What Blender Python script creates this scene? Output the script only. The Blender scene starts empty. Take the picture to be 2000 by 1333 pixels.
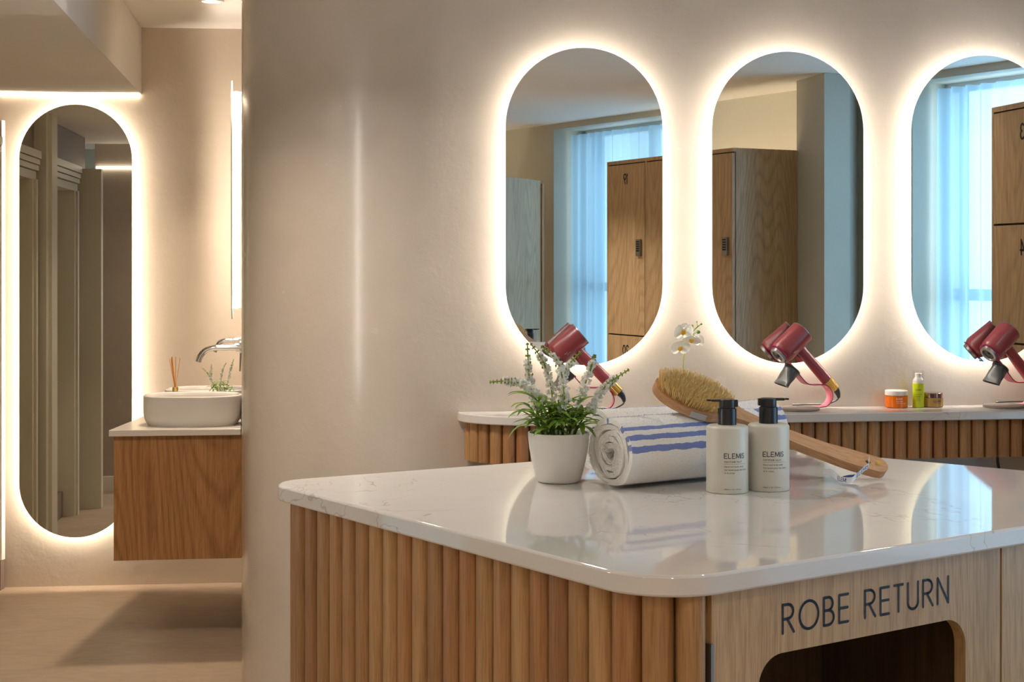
import bpy, bmesh, math, random
from mathutils import Vector, Matrix, noise
random.seed(7)
PI = math.pi
SC = bpy.context.scene
COL = SC.collection

# ------------------------------------------------------------------ camera, world, exposure
CAMZ = 1.32                      # eye height; floor z=0, island top z=0.90
FPX = 3000.0                     # focal length in pixels of the 2000 px frame
HOR = 515.0
cam_d = bpy.data.cameras.new('camera'); cam = bpy.data.objects.new('camera', cam_d); COL.objects.link(cam)
cam.location = (0, 0, CAMZ); cam.rotation_euler = (PI/2, 0, 0)
cam_d.sensor_width = 36; cam_d.lens = FPX/2000*36; cam_d.shift_y = -(666.5-HOR)/2000
cam_d.clip_start = 0.02; cam_d.clip_end = 100
SC.camera = cam
SC.view_settings.view_transform = 'Standard'; SC.view_settings.look = 'None'
SC.view_settings.gamma = 1; SC.view_settings.use_curve_mapping = False
SC.view_settings.exposure = -0.20
SC.cycles.max_bounces = 10; SC.cycles.diffuse_bounces = 5; SC.cycles.glossy_bounces = 6
SC.cycles.transmission_bounces = 8; SC.cycles.transparent_max_bounces = 12
SC.cycles.sample_clamp_indirect = 6
SC.cycles.caustics_reflective = False; SC.cycles.caustics_refractive = False

wd = bpy.data.worlds.new('sky'); SC.world = wd; wd.use_nodes = True
wn = wd.node_tree.nodes; wl = wd.node_tree.links
bg = wn['Background']; bg.inputs['Strength'].default_value = 1.4
tc = wn.new('ShaderNodeTexCoord'); sx = wn.new('ShaderNodeSeparateXYZ'); cr = wn.new('ShaderNodeValToRGB')
wl.new(tc.outputs['Generated'], sx.inputs[0]); wl.new(sx.outputs['Z'], cr.inputs['Fac'])
cr.color_ramp.elements[0].position = 0.0; cr.color_ramp.elements[0].color = (0.30, 0.52, 0.66, 1)
cr.color_ramp.elements[1].position = 0.12; cr.color_ramp.elements[1].color = (0.55, 0.83, 1.0, 1)
wl.new(cr.outputs[0], bg.inputs['Color'])

def area(name, loc, rot, size, power, color, sy=None):
    l = bpy.data.lights.new(name, 'AREA'); l.energy = power; l.color = color
    l.shape = 'RECTANGLE' if sy else 'DISK'; l.size = size
    if sy: l.size_y = sy
    o = bpy.data.objects.new(name, l); COL.objects.link(o); o.location = loc; o.rotation_euler = rot
    return o
LED = (1.0, 0.80, 0.56)
K_LED, K_DOWN, K_DAY = 1.0, 1.0, 1.0
WARM = (1.0, 0.80, 0.60); ROOM = (1.0, 0.93, 0.86)
# (x, y, watts) of the recessed ceiling lights, all added as fill except over the basins; their housings are built with the ceiling below
DOWN_AND_FILL_LIGHTS = [(-0.72, 3.45, 15, 'added as fill left of the island'), (0.9, 2.3, 2, 'added as fill above the island'), (0.3, 0.6, 9, 'added as fill in front of the island'),
              (1.05, 0.2, 18, 'added as fill in front of the locker numbered 19'), (-1.1, 0.6, 8, 'added as fill by the left wall'), (-0.9, -1.6, 45, 'added as fill in the rear left of the room'),
              (-1.10, 5.62, 9, 'in the wash room ceiling over the basins'), (-1.0, 3.9, 6, 'added as fill at the wash room entrance'), (-1.62, 4.2, 10, 'added as fill in the bulkhead before the long mirror'),
              (1.80, 2.95, 5, 'added as fill in front of the lockers numbered 3 and 4'), (0.2, -3.6, 50, 'added as fill near the rear wall')]
CEIL = 2.29

# ------------------------------------------------------------------ geometry helpers
def P3(px, py, Y):               # a measured direction at a chosen real distance
    return Vector(((px-1000)/FPX*Y, Y, CAMZ+(HOR-py)/FPX*Y))
def tag(o, label=None, cat=None, group=None, kind=None):
    if label: o['label'] = label
    if cat: o['category'] = cat
    if group: o['group'] = group
    if kind: o['kind'] = kind
    return o
def thing(name, label, cat, loc=(0, 0, 0), rz=0.0, group=None):
    o = bpy.data.objects.new(name, None); COL.objects.link(o)
    o.empty_display_size = 0.05
    o.location = loc; o.rotation_euler = (0, 0, rz)
    return tag(o, label, cat, group)
def world_mx(o):
    m = Matrix.LocRotScale(o.location, o.rotation_euler, o.scale)
    return world_mx(o.parent) @ m if o.parent else m
def obj(name, bm, mats, parent=None, smooth=35, local=False, label=None, bevel=0, recalc=True, kind=None):
    """link bm as one mesh; its coordinates are world ones unless local"""
    if recalc: bmesh.ops.recalc_face_normals(bm, faces=bm.faces)
    me = bpy.data.meshes.new(name); bm.to_mesh(me); bm.free()
    if not isinstance(mats, (list, tuple)): mats = [mats]
    for m in mats: me.materials.append(m)
    if parent and not local: me.transform(world_mx(parent).inverted())
    if smooth:
        me.shade_smooth()
        me.set_sharp_from_angle(angle=math.radians(smooth))
    o = bpy.data.objects.new(name, me); COL.objects.link(o)
    if parent: o.parent = parent
    if bevel:
        b = o.modifiers.new('bevel', 'BEVEL'); b.width = bevel; b.segments = 2; b.limit_method = 'ANGLE'; b.angle_limit = math.radians(50)
    if label: o['label'] = label
    if kind: o['kind'] = kind
    return o
def struct(name, bm, m, parent=None, **k):
    o = obj(name, bm, m, parent, **k)
    if not parent: o['kind'] = 'structure'
    return o
def dup(root, loc, rz, label, group=None):
    r = root.copy(); COL.objects.link(r); r.location = loc; r.rotation_euler = (0, 0, rz); r['label'] = label
    if group: r['group'] = group
    def rec(a, b):
        for ch in list(a.children):
            c = ch.copy(); COL.objects.link(c); c.parent = b; rec(ch, c)
    rec(root, r)
    return r
def NB(): return bmesh.new()
def box(bm, x0, x1, y0, y1, z0, z1, mx=None, mi=0):
    vs = [bm.verts.new((x, y, z)) for x in (x0, x1) for y in (y0, y1) for z in (z0, z1)]
    if mx: 
        for v in vs: v.co = mx @ v.co
    for f in ((0, 1, 3, 2), (4, 6, 7, 5), (0, 4, 5, 1), (2, 3, 7, 6), (0, 2, 6, 4), (1, 5, 7, 3)):
        fc = bm.faces.new([vs[i] for i in f]); fc.material_index = mi
    return bm
def prism(bm, pts, z0, z1, mi=0, fn=None):
    """vertical prism on a plan outline"""
    fn = fn or (lambda x, y, z: (x, y, z))
    a = [bm.verts.new(fn(p[0], p[1], z0)) for p in pts]; b = [bm.verts.new(fn(p[0], p[1], z1)) for p in pts]
    n = len(pts)
    for i in range(n):
        bm.faces.new((a[i], a[(i+1) % n], b[(i+1) % n], b[i])).material_index = mi
    bm.faces.new(a[::-1]).material_index = mi; bm.faces.new(b).material_index = mi
    return bm
def plate(bm, loops, d0, d1, fn, mi=0):
    """flat plate with holes: loops[0] outline, the rest holes in (u,v); fn(u,v,d)->xyz"""
    sides = []
    for d in (d0, d1):
        es = []; rings = []
        for lp in loops:
            vs = [bm.verts.new(fn(u, v, d)) for u, v in lp]
            rings.append(vs)
            es += [bm.edges.new((vs[i], vs[(i+1) % len(vs)])) for i in range(len(vs))]
        r = bmesh.ops.triangle_fill(bm, edges=es, use_beauty=True, use_dissolve=False)
        for g in r['geom']:
            if isinstance(g, bmesh.types.BMFace): g.material_index = mi
        sides.append(rings)
    for ra, rb in zip(*sides):
        n = len(ra)
        for i in range(n):
            bm.faces.new((ra[i], ra[(i+1) % n], rb[(i+1) % n], rb[i])).material_index = mi
    return bm
def frame_of(d):
    d = d.normalized(); up = Vector((0, 0, 1)) if abs(d.z) < 0.95 else Vector((1, 0, 0))
    s = d.cross(up).normalized(); return s, s.cross(d).normalized()
def tube(bm, pts, r, n=12, caps=True, mi=0):
    pts = [Vector(p) for p in pts]
    rr = r if isinstance(r, (list, tuple)) else [r]*len(pts)
    rings = []
    s = None
    for i, p in enumerate(pts):
        d = (pts[min(i+1, len(pts)-1)]-pts[max(i-1, 0)]).normalized()
        if s is None: s, u = frame_of(d)
        else:
            s = (s-d*s.dot(d)).normalized(); u = s.cross(d).normalized()
        rings.append([bm.verts.new(p+(s*math.cos(2*PI*k/n)+u*math.sin(2*PI*k/n))*rr[i]) for k in range(n)])
    for a, b in zip(rings, rings[1:]):
        for k in range(n):
            bm.faces.new((a[k], a[(k+1) % n], b[(k+1) % n], b[k])).material_index = mi
    if caps:
        bm.faces.new(rings[0][::-1]).material_index = mi; bm.faces.new(rings[-1]).material_index = mi
    return bm
def lathe(bm, prof, c=(0, 0, 0), axis=(0, 0, 1), n=48, mi=0, close=True):
    """profile of (radius, height) revolved about axis through c"""
    ax = Vector(axis).normalized(); c = Vector(c)
    if abs(ax.z) > 0.999: s, u = Vector((1, 0, 0)), Vector((0, 1, 0))
    else: s, u = frame_of(ax)
    rings = []
    for r, h in prof:
        if r < 1e-6: rings.append([bm.verts.new(c+ax*h)])
        else: rings.append([bm.verts.new(c+ax*h+(s*math.cos(2*PI*k/n)+u*math.sin(2*PI*k/n))*r) for k in range(n)])
    for a, b in zip(rings, rings[1:]):
        for k in range(n):
            k2 = (k+1) % n
            q = [a[k % len(a)], a[k2 % len(a)], b[k2 % len(b)], b[k % len(b)]]
            q = list(dict.fromkeys(q))
            if len(q) > 2: bm.faces.new(q).material_index = mi
    if close:
        for r in (rings[0], rings[-1]):
            if len(r) > 2: bm.faces.new(r).material_index = mi
    return bm
def smooth_path(pts, k=6):
    pts = [Vector(p) for p in pts]; out = []
    for i in range(len(pts)-1):
        p0, p1, p2, p3 = pts[max(i-1, 0)], pts[i], pts[i+1], pts[min(i+2, len(pts)-1)]
        for j in range(k):
            t = j/k
            out.append(0.5*((2*p1)+(p2-p0)*t+(2*p0-5*p1+4*p2-p3)*t*t+(3*p1-p0-3*p2+p3)*t**3))
    out.append(pts[-1]); return out
def stadium(w, h, n=32, inset=0.0):
    w -= 2*inset; h -= 2*inset; r = w/2; out = []
    for k in range(n+1): a = PI*k/n; out.append((r*math.cos(a), h/2-r+r*math.sin(a)))
    for k in range(n+1): a = PI+PI*k/n; out.append((r*math.cos(a), -h/2+r+r*math.sin(a)))
    return out
def rrect(x0, x1, y0, y1, r, n=8):
    out = []
    for cx, cy, a0 in ((x1-r, y1-r, 0), (x0+r, y1-r, PI/2), (x0+r, y0+r, PI), (x1-r, y0+r, 1.5*PI)):
        for k in range(n+1): a = a0+PI/2*k/n; out.append((cx+r*math.cos(a), cy+r*math.sin(a)))
    return out
def round_poly(pts, rad, n=14):
    """round the corners of a convex plan polygon"""
    out = []
    m = len(pts)
    for i in range(m):
        p = Vector(pts[i]); a = (Vector(pts[i-1])-p).normalized(); b = (Vector(pts[(i+1) % m])-p).normalized()
        half = a.angle(b)/2; r = rad[i] if isinstance(rad, (list, tuple)) else rad
        t = r/math.tan(half); c = p+(a+b).normalized()*(r/math.sin(half))
        s0 = p+a*t-c; s1 = p+b*t-c
        a0 = math.atan2(s0.y, s0.x); a1 = math.atan2(s1.y, s1.x); da = (a1-a0+PI) % (2*PI)-PI
        for k in range(n+1): out.append((c.x+r*math.cos(a0+da*k/n), c.y+r*math.sin(a0+da*k/n)))
    return out

# ------------------------------------------------------------------ lettering (single strokes with round ends)
def arc(cx, cy, rx, ry, a0, a1, n=14):
    return [(cx+rx*math.cos(math.radians(a0+(a1-a0)*k/n)), cy+ry*math.sin(math.radians(a0+(a1-a0)*k/n))) for k in range(n+1)]
GL = {
 'R': (0.50, [[(0, 0), (0, 1)], [(0, 1), (0.22, 1)]+arc(0.22, 0.745, 0.25, 0.255, 90, -90)+[(0, 0.49)], [(0.20, 0.49), (0.50, 0)]]),
 'O': (0.86, [arc(0.43, 0.5, 0.43, 0.5, 0, 360, 32)]),
 'B': (0.46, [[(0, 0), (0, 1), (0.20, 1)]+arc(0.20, 0.765, 0.21, 0.235, 90, -90)+[(0, 0.53)], [(0.2, 0.53)]+arc(0.20, 0.265, 0.26, 0.265, 90, -90)+[(0, 0)]]),
 'E': (0.42, [[(0.42, 0), (0, 0), (0, 1), (0.42, 1)], [(0, 0.52), (0.40, 0.52)]]),
 'T': (0.44, [[(0, 1), (0.44, 1)], [(0.22, 1), (0.22, 0)]]),
 'U': (0.52, [[(0, 1)]+arc(0.26, 0.26, 0.26, 0.26, 180, 360)+[(0.52, 1)]]),
 'N': (0.56, [[(0, 0), (0, 1), (0.56, 0), (0.56, 1)]]),
 'L': (0.48, [[(0, 1), (0, 0), (0.48, 0)]]),
 'e': (0.52, [[(0.52, 0), (0, 0), (0, 0.50), (0.40, 0.50)], [(0, 0.62), (0, 1), (0.52, 1)]]),
 'M': (0.80, [[(0, 0), (0.06, 1), (0.40, 0.12), (0.74, 1), (0.80, 0)]]),
 'I': (0.0, [[(0, 0), (0, 1)]]),
 'S': (0.46, [arc(0.23, 0.75, 0.20, 0.25, 30, 270)+arc(0.23, 0.25, 0.22, 0.25, 90, -150)]),
 '1': (0.12, [[(0, 0.86), (0.12, 1), (0.12, 0)]]),
 '9': (0.46, [arc(0.23, 0.73, 0.23, 0.27, 0, 360, 24), [(0.46, 0.73), (0.18, 0)]]),
 '3': (0.44, [arc(0.20, 0.76, 0.20, 0.24, 140, -80)+arc(0.20, 0.27, 0.23, 0.27, 80, -140)]),
 '4': (0.48, [[(0.36, 0), (0.36, 1), (0, 0.30), (0.48, 0.30)]]),
 '2': (0.44, [arc(0.22, 0.76, 0.21, 0.24, 160, -30)+[(0, 0), (0.44, 0)]]),
 '0': (0.50, [arc(0.25, 0.5, 0.25, 0.5, 0, 360, 28)]),
 '5': (0.44, [[(0.42, 1), (0.08, 1), (0.04, 0.58)]+arc(0.20, 0.31, 0.23, 0.31, 110, -140)]),
 ' ': (0.30, []),
}
def stroke_text(bm, s, h, w, fn, gap=0.18, xs=1.0, align='left', mi=0):
    """letters of height h, stroke width w; fn(u,v)->xyz"""
    tot = sum(GL[c][0]*xs+gap for c in s)-gap
    x = 0 if align == 'left' else -tot/2
    for c in s:
        wd_, st = GL[c]
        for pl in st:
            p = [((x+a*xs)*h, b*h) for a, b in pl]
            q = []
            for a, b in zip(p, p[1:]):       # short steps so that the writing can follow a curved surface
                m = max(1, int(math.dist(a, b)/(h*0.2)))
                q += [(a[0]+(b[0]-a[0])*k/m, a[1]+(b[1]-a[1])*k/m) for k in range(m)]
            q.append(p[-1])
            for a, b in zip(q, q[1:]):
                L = math.dist(a, b)
                if L < 1e-9: continue
                nx, ny = -(b[1]-a[1])/L*w/2, (b[0]-a[0])/L*w/2
                vs = [bm.verts.new(fn(*t)) for t in ((a[0]+nx, a[1]+ny), (b[0]+nx, b[1]+ny), (b[0]-nx, b[1]-ny), (a[0]-nx, a[1]-ny))]
                bm.faces.new(vs).material_index = mi
            for a in q:
                vs = [bm.verts.new(fn(a[0]+w/2*math.cos(2*PI*k/8), a[1]+w/2*math.sin(2*PI*k/8))) for k in range(8)]
                bm.faces.new(vs).material_index = mi
        x += wd_*xs+gap
    return bm
_fc = {}
def font_text(bm, s, h, fn, mi=0, xs=1.0):
    """small print from the built-in font as flat triangles"""
    if s not in _fc:
        c = bpy.data.curves.new('t', 'FONT'); c.body = s; c.size = 1.0; c.resolution_u = 2
        o = bpy.data.objects.new('t', c); COL.objects.link(o)
        dg = bpy.context.evaluated_depsgraph_get(); me = bpy.data.meshes.new_from_object(o.evaluated_get(dg))
        _fc[s] = ([tuple(v.co) for v in me.vertices], [tuple(p.vertices) for p in me.polygons])
        bpy.data.objects.remove(o); bpy.data.curves.remove(c); bpy.data.meshes.remove(me)
    vs, fs = _fc[s]; k = h/0.70
    nv = [bm.verts.new(fn(v[0]*k*xs, v[1]*k)) for v in vs]
    for f in fs:
        try: bm.faces.new([nv[i] for i in f]).material_index = mi
        except ValueError: pass
    return bm

# ------------------------------------------------------------------ materials
def mat(name, base=(0.8, 0.8, 0.8), rough=0.5, metal=0.0, **k):
    m = bpy.data.materials.new(name); m.use_nodes = True
    b = m.node_tree.nodes['Principled BSDF']
    b.inputs['Base Color'].default_value = (*base, 1); b.inputs['Roughness'].default_value = rough; b.inputs['Metallic'].default_value = metal
    for kk, v in k.items(): b.inputs[kk.replace('_', ' ')].default_value = v
    return m
def N(m, t, **k):
    n = m.node_tree.nodes.new(t)
    for a, v in k.items(): setattr(n, a, v)
    return n
def L(m, a, b): m.node_tree.links.new(a, b)
def bsdf(m): return m.node_tree.nodes['Principled BSDF']
def coords(m, scale=(1, 1, 1), kind='Object'):
    t = N(m, 'ShaderNodeTexCoord'); mp = N(m, 'ShaderNodeMapping'); mp.inputs['Scale'].default_value = scale
    L(m, t.outputs[kind], mp.inputs['Vector']); return mp.outputs[0]
def noise_n(m, vec, scale, detail=4, rough=0.55, dist=0.0):
    n = N(m, 'ShaderNodeTexNoise'); n.inputs['Scale'].default_value = scale; n.inputs['Detail'].default_value = detail
    n.inputs['Roughness'].default_value = rough; n.inputs['Distortion'].default_value = dist
    L(m, vec, n.inputs['Vector']); return n.outputs['Fac']
def ramp(m, fac, stops):
    r = N(m, 'ShaderNodeValToRGB'); e = r.color_ramp.elements
    while len(e) < len(stops): e.new(0.5)
    for el, (p, c) in zip(e, stops): el.position = p; el.color = (*c, 1) if len(c) == 3 else c
    L(m, fac, r.inputs['Fac']); return r.outputs['Color']
def mixc(m, fac, a, b, mode='MIX'):
    x = N(m, 'ShaderNodeMix', data_type='RGBA', blend_type=mode)
    for i, s in ((0, fac), (6, a), (7, b)):
        if isinstance(s, (int, float)): x.inputs[i].default_value = s
        elif isinstance(s, tuple): x.inputs[i].default_value = (*s, 1)
        else: L(m, s, x.inputs[i])
    return x.outputs[2]
def math_n(m, op, a, b=0.0):
    x = N(m, 'ShaderNodeMath', operation=op)
    for i, s in enumerate((a, b)):
        if isinstance(s, (int, float)): x.inputs[i].default_value = s
        else: L(m, s, x.inputs[i])
    return x.outputs[0]
def bump(m, h, strength, dist=0.01):
    b = N(m, 'ShaderNodeBump'); b.inputs['Strength'].default_value = strength; b.inputs['Distance'].default_value = dist
    L(m, h, b.inputs['Height']); L(m, b.outputs[0], bsdf(m).inputs['Normal'])

def oak(name, tone, dark, light, rough=0.42, per_island=True, cathedral=0.0, zs=0.035, sc=90, island_amt=0.55, axis=None):
    m = mat(name, tone, rough)
    if axis:                                               # grain direction other than vertical
        t_ = N(m, 'ShaderNodeTexCoord'); rt = N(m, 'ShaderNodeVectorRotate', rotation_type='Y_AXIS'); rt.inputs['Angle'].default_value = axis
        L(m, t_.outputs['Object'], rt.inputs['Vector']); base = rt.outputs[0]
        mp = N(m, 'ShaderNodeMapping'); mp.inputs['Scale'].default_value = (1, 1, zs); L(m, base, mp.inputs['Vector']); v = mp.outputs[0]
    else: v = coords(m, (1, 1, zs))
    if per_island:
        g = N(m, 'ShaderNodeNewGeometry')
        off = N(m, 'ShaderNodeVectorMath', operation='ADD'); sc_ = math_n(m, 'MULTIPLY', g.outputs['Random Per Island'], 37.0)
        L(m, v, off.inputs[0]); L(m, sc_, off.inputs[1]); v = off.outputs[0]
    n1 = noise_n(m, v, sc, 5, 0.6, 0.2)
    n2 = noise_n(m, v, 14, 2, 0.5, 0.6)
    n3 = noise_n(m, v, sc*5, 2, 0.5)
    c = ramp(m, n1, [(0.34, dark), (0.50, tone), (0.68, light)])
    c = mixc(m, 0.45, c, ramp(m, n2, [(0.3, tuple((a+b)/2 for a, b in zip(dark, tone))), (0.7, light)]))
    c = mixc(m, 0.45, c, ramp(m, n3, [(0.40, (0.58, 0.50, 0.42)), (0.50, (1, 1, 1))]), 'MULTIPLY')
    if cathedral:
        v2 = coords(m, (1.0, 1.0, 0.16)); nn = noise_n(m, v2, 3.4, 1, 0.35, 0.1)
        fr = math_n(m, 'PINGPONG', math_n(m, 'MULTIPLY', nn, 58.0), 1.0)
        c = mixc(m, cathedral, c, ramp(m, fr, [(0.0, (0.62, 0.52, 0.42)), (0.55, (1.04, 1.04, 1.04))]), 'MULTIPLY')
    if per_island:
        t = ramp(m, g.outputs['Random Per Island'], [(0.0, (0.74, 0.60, 0.52)), (0.2, (1.12, 1.10, 1.02)), (0.4, (0.86, 0.80, 0.70)), (0.6, (1.22, 1.26, 1.20)), (0.8, (0.88, 0.70, 0.60)), (1.0, (1.12, 1.02, 0.88))])
        c = mixc(m, island_amt, c, mixc(m, 1.0, c, t, 'MULTIPLY'))
    L(m, c, bsdf(m).inputs['Base Color'])
    bump(m, n1, 0.10, 0.0015)
    return m
M = {}
M['oak_slat'] = oak('oak_slat', (0.35, 0.188, 0.080), (0.25, 0.125, 0.048), (0.43, 0.25, 0.115), island_amt=0.95)
M['oak_panel'] = oak('oak_panel', (0.46, 0.295, 0.145), (0.36, 0.22, 0.10), (0.53, 0.355, 0.185), per_island=False, cathedral=0.30)
M['oak_vanity'] = oak('oak_vanity', (0.39, 0.19, 0.065), (0.29, 0.13, 0.04), (0.46, 0.24, 0.09), per_island=False, cathedral=0.55)
M['oak_locker'] = oak('oak_locker', (0.52, 0.335, 0.17), (0.43, 0.265, 0.13), (0.58, 0.39, 0.21), per_island=False, cathedral=0.4, sc=50, rough=0.35)
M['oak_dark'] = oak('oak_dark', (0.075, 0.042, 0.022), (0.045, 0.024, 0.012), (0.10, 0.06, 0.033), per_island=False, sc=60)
M['beech'] = oak('beech', (0.56, 0.31, 0.155), (0.50, 0.265, 0.125), (0.62, 0.36, 0.19), per_island=False, sc=110, rough=0.42, axis=math.radians(68))

def plaster(name, c1, c2, rough=0.30, bs=0.22, coat=0.0):
    m = mat(name, c1, rough)
    v = coords(m)
    n1 = noise_n(m, v, 2.3, 6, 0.6, 0.6)
    n2 = noise_n(m, v, 9, 5, 0.55, 0.15)
    L(m, mixc(m, 0.3, ramp(m, n1, [(0.3, c2), (0.7, c1)]), ramp(m, n2, [(0.3, c2), (0.7, c1)])), bsdf(m).inputs['Base Color'])
    rr = N(m, 'ShaderNodeMapRange'); rr.inputs[3].default_value = rough-0.03; rr.inputs[4].default_value = rough+0.06
    L(m, n2, rr.inputs[0]); L(m, rr.outputs[0], bsdf(m).inputs['Roughness'])
    bsdf(m).inputs['Coat Weight'].default_value = coat; bsdf(m).inputs['Coat Roughness'].default_value = 0.16
    # trowel nicks: thin sparse ridges
    vs = coords(m, (1, 1, 0.7)); mu = noise_n(m, vs, 5.5, 3, 0.7, 2.2)
    ridge = math_n(m, 'ABSOLUTE', math_n(m, 'SUBTRACT', mu, 0.5))
    ridge = math_n(m, 'LESS_THAN', ridge, 0.0035)
    msk = math_n(m, 'GREATER_THAN', noise_n(m, v, 3.7, 3, 0.6), 0.58)
    h = math_n(m, 'ADD', math_n(m, 'MULTIPLY', n2, 0.45), math_n(m, 'MULTIPLY', math_n(m, 'MULTIPLY', ridge, msk), 0.13))
    h = math_n(m, 'ADD', h, math_n(m, 'MULTIPLY', noise_n(m, v, 38, 4, 0.6), 0.18))
    bump(m, h, bs, 0.02)
    return m
M['plaster'] = plaster('polished_plaster', (0.53, 0.465, 0.395), (0.47, 0.41, 0.345), 0.24, 0.20, 0.8)
M['plaster_back'] = plaster('polished_plaster_back', (0.64, 0.55, 0.45), (0.57, 0.49, 0.40), 0.38)
M['paint_wall'] = plaster('painted_wall', (0.52, 0.50, 0.42), (0.48, 0.46, 0.39), 0.5, 0.05)
M['ceiling'] = mat('ceiling_paint', (0.88, 0.85, 0.80), 0.7)
M['sage'] = mat('sage_paint', (0.62, 0.59, 0.48), 0.4)
M['taupe'] = mat('taupe_panel', (0.20, 0.155, 0.12), 0.5)
m = mat('micro_cement', (0.40, 0.30, 0.21), 0.42); v = coords(m, (1, 2.2, 1))
L(m, mixc(m, 0.5, ramp(m, noise_n(m, v, 2.2, 6, 0.65, 0.8), [(0.3, (0.31, 0.225, 0.15)), (0.7, (0.44, 0.34, 0.245))]), ramp(m, noise_n(m, v, 14, 4, 0.6), [(0.3, (0.31, 0.225, 0.15)), (0.7, (0.42, 0.325, 0.235))])), bsdf(m).inputs['Base Color'])
bump(m, noise_n(m, v, 20, 4), 0.08, 0.01); M['floor'] = m

def quartz(name, base):
    m = mat(name, base, 0.045, Coat_Weight=0.0); m.node_tree.nodes['Principled BSDF'].inputs['IOR'].default_value = 1.58
    v = coords(m)
    def vein(sc, w, mscale, mth, dist):
        n = noise_n(m, v, sc, 5, 0.62, dist)
        r = math_n(m, 'ABSOLUTE', math_n(m, 'SUBTRACT', n, 0.5))
        mr = N(m, 'ShaderNodeMapRange', interpolation_type='SMOOTHSTEP'); L(m, r, mr.inputs[0])
        mr.inputs[1].default_value = 0.0; mr.inputs[2].default_value = w; mr.inputs[3].default_value = 1; mr.inputs[4].default_value = 0
        mk = N(m, 'ShaderNodeMapRange', interpolation_type='SMOOTHSTEP'); L(m, noise_n(m, v, mscale, 3, 0.6), mk.inputs[0])
        mk.inputs[1].default_value = mth; mk.inputs[2].default_value = mth+0.08
        return math_n(m, 'MULTIPLY', mr.outputs[0], mk.outputs[0])
    a = math_n(m, 'MULTIPLY', vein(1.9, 0.0034, 2.6, 0.50, 0.4), 0.6)
    b = math_n(m, 'MULTIPLY', vein(5.0, 0.004, 4.3, 0.60, 0.5), 0.4)
    cl = ramp(m, noise_n(m, v, 3.1, 4, 0.6), [(0.35, tuple(q*0.93 for q in base)), (0.7, base)])
    c = mixc(m, a, cl, (0.33, 0.28, 0.23)); c = mixc(m, b, c, (0.45, 0.40, 0.35))
    L(m, c, bsdf(m).inputs['Base Color']); return m
M['quartz'] = quartz('veined_quartz', (0.66, 0.63, 0.60))
M['solid_white'] = mat('white_solid_surface', (0.74, 0.69, 0.63), 0.18)
M['mirror'] = mat('mirror_silver', (0.83, 0.85, 0.84), 0.0, 1.0)
M['mirror_side'] = mat('mirror_edge', (0.45, 0.62, 0.58), 0.15, 0.3)
M['white_box'] = mat('white_acrylic', (0.8, 0.8, 0.78), 0.4)
def emis(name, col, st):
    m = bpy.data.materials.new(name); m.use_nodes = True; n = m.node_tree.nodes; n.clear()
    e = n.new('ShaderNodeEmission'); o = n.new('ShaderNodeOutputMaterial'); e.inputs[0].default_value = (*col, 1); e.inputs[1].default_value = st
    m.node_tree.links.new(e.outputs[0], o.inputs[0]); return m
M['led'] = emis('led_mirror', (1.0, 0.88, 0.78), 120*K_LED)
M['led_warm'] = emis('led_mirror_warm', (1.0, 0.84, 0.69), 140*K_LED)
M['led_line'] = emis('led_line', (1.0, 0.84, 0.62), 7)
M['led_top'] = emis('led_top', (1.0, 0.84, 0.62), 150)
M['lamp'] = emis('lamp_lens', (1.0, 0.88, 0.72), 12)
M['assumed_lamp_glow'] = emis('assumed_lamp_glow', (1.0, 0.93, 0.84), 38)  # glow of the assumed, unseen lamp on the left wall
M['chrome'] = mat('chrome', (0.80, 0.80, 0.82), 0.06, 1.0)
M['brass'] = mat('brass', (0.78, 0.52, 0.17), 0.25, 1.0)
M['gold'] = mat('gold_ribs', (0.90, 0.60, 0.18), 0.28, 1.0)
M['ceramic'] = mat('white_ceramic', (0.80, 0.77, 0.74), 0.07)
M['pot'] = mat('matt_white_ceramic', (0.70, 0.68, 0.65), 0.42)
M['black'] = mat('black_plastic', (0.012, 0.013, 0.018), 0.28)
M['ink'] = mat('black_ink', (0.008, 0.010, 0.018), 0.5)
M['white_ink'] = mat('white_ink', (0.9, 0.86, 0.78), 0.5)
M['cream'] = mat('cream_bottle', (0.62, 0.60, 0.52), 0.33)
M['crimson'] = mat('crimson_satin', (0.29, 0.045, 0.058), 0.34, 0.0, Coat_Weight=0.25, Coat_Roughness=0.25)
M['silver_ring'] = mat('silver_ring', (0.36, 0.34, 0.33), 0.3, 0.9)
M['magenta'] = mat('magenta_edge', (0.30, 0.006, 0.07), 0.3)
m = mat('pink_strap', (0.85, 0.24, 0.32), 0.25); bsdf(m).inputs['Subsurface Weight'].default_value = 0.0
M['pink'] = m
M['grey_base'] = mat('taupe_base', (0.15, 0.125, 0.11), 0.45)
M['grey_nozzle'] = mat('dark_grey_plastic', (0.05, 0.053, 0.055), 0.28)
M['steel'] = mat('brushed_steel', (0.30, 0.29, 0.28), 0.4, 1.0)
M['leaf'] = mat('leaf_green', (0.085, 0.19, 0.02), 0.42)
v = coords(M['leaf']); L(M['leaf'], ramp(M['leaf'], noise_n(M['leaf'], v, 30, 2), [(0.3, (0.055, 0.15, 0.020)), (0.7, (0.22, 0.38, 0.055))]), bsdf(M['leaf']).inputs['Base Color'])
M['bud'] = mat('green_bud', (0.26, 0.33, 0.035), 0.5)
M['petal'] = mat('white_petal', (0.93, 0.93, 0.90), 0.5)
M['petal_y'] = mat('yellow_lip', (0.85, 0.50, 0.03), 0.45)
M['soil'] = mat('dark_moss', (0.03, 0.04, 0.012), 0.9)
M['bristle'] = mat('sisal_bristle', (0.95, 0.74, 0.36), 0.6)
M['grey_tag'] = mat('grey_tag', (0.55, 0.55, 0.54), 0.5)
M['ribbon'] = mat('white_ribbon', (0.74, 0.76, 0.80), 0.45)
M['navy'] = mat('navy_thread', (0.018, 0.022, 0.14), 0.5)
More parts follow.
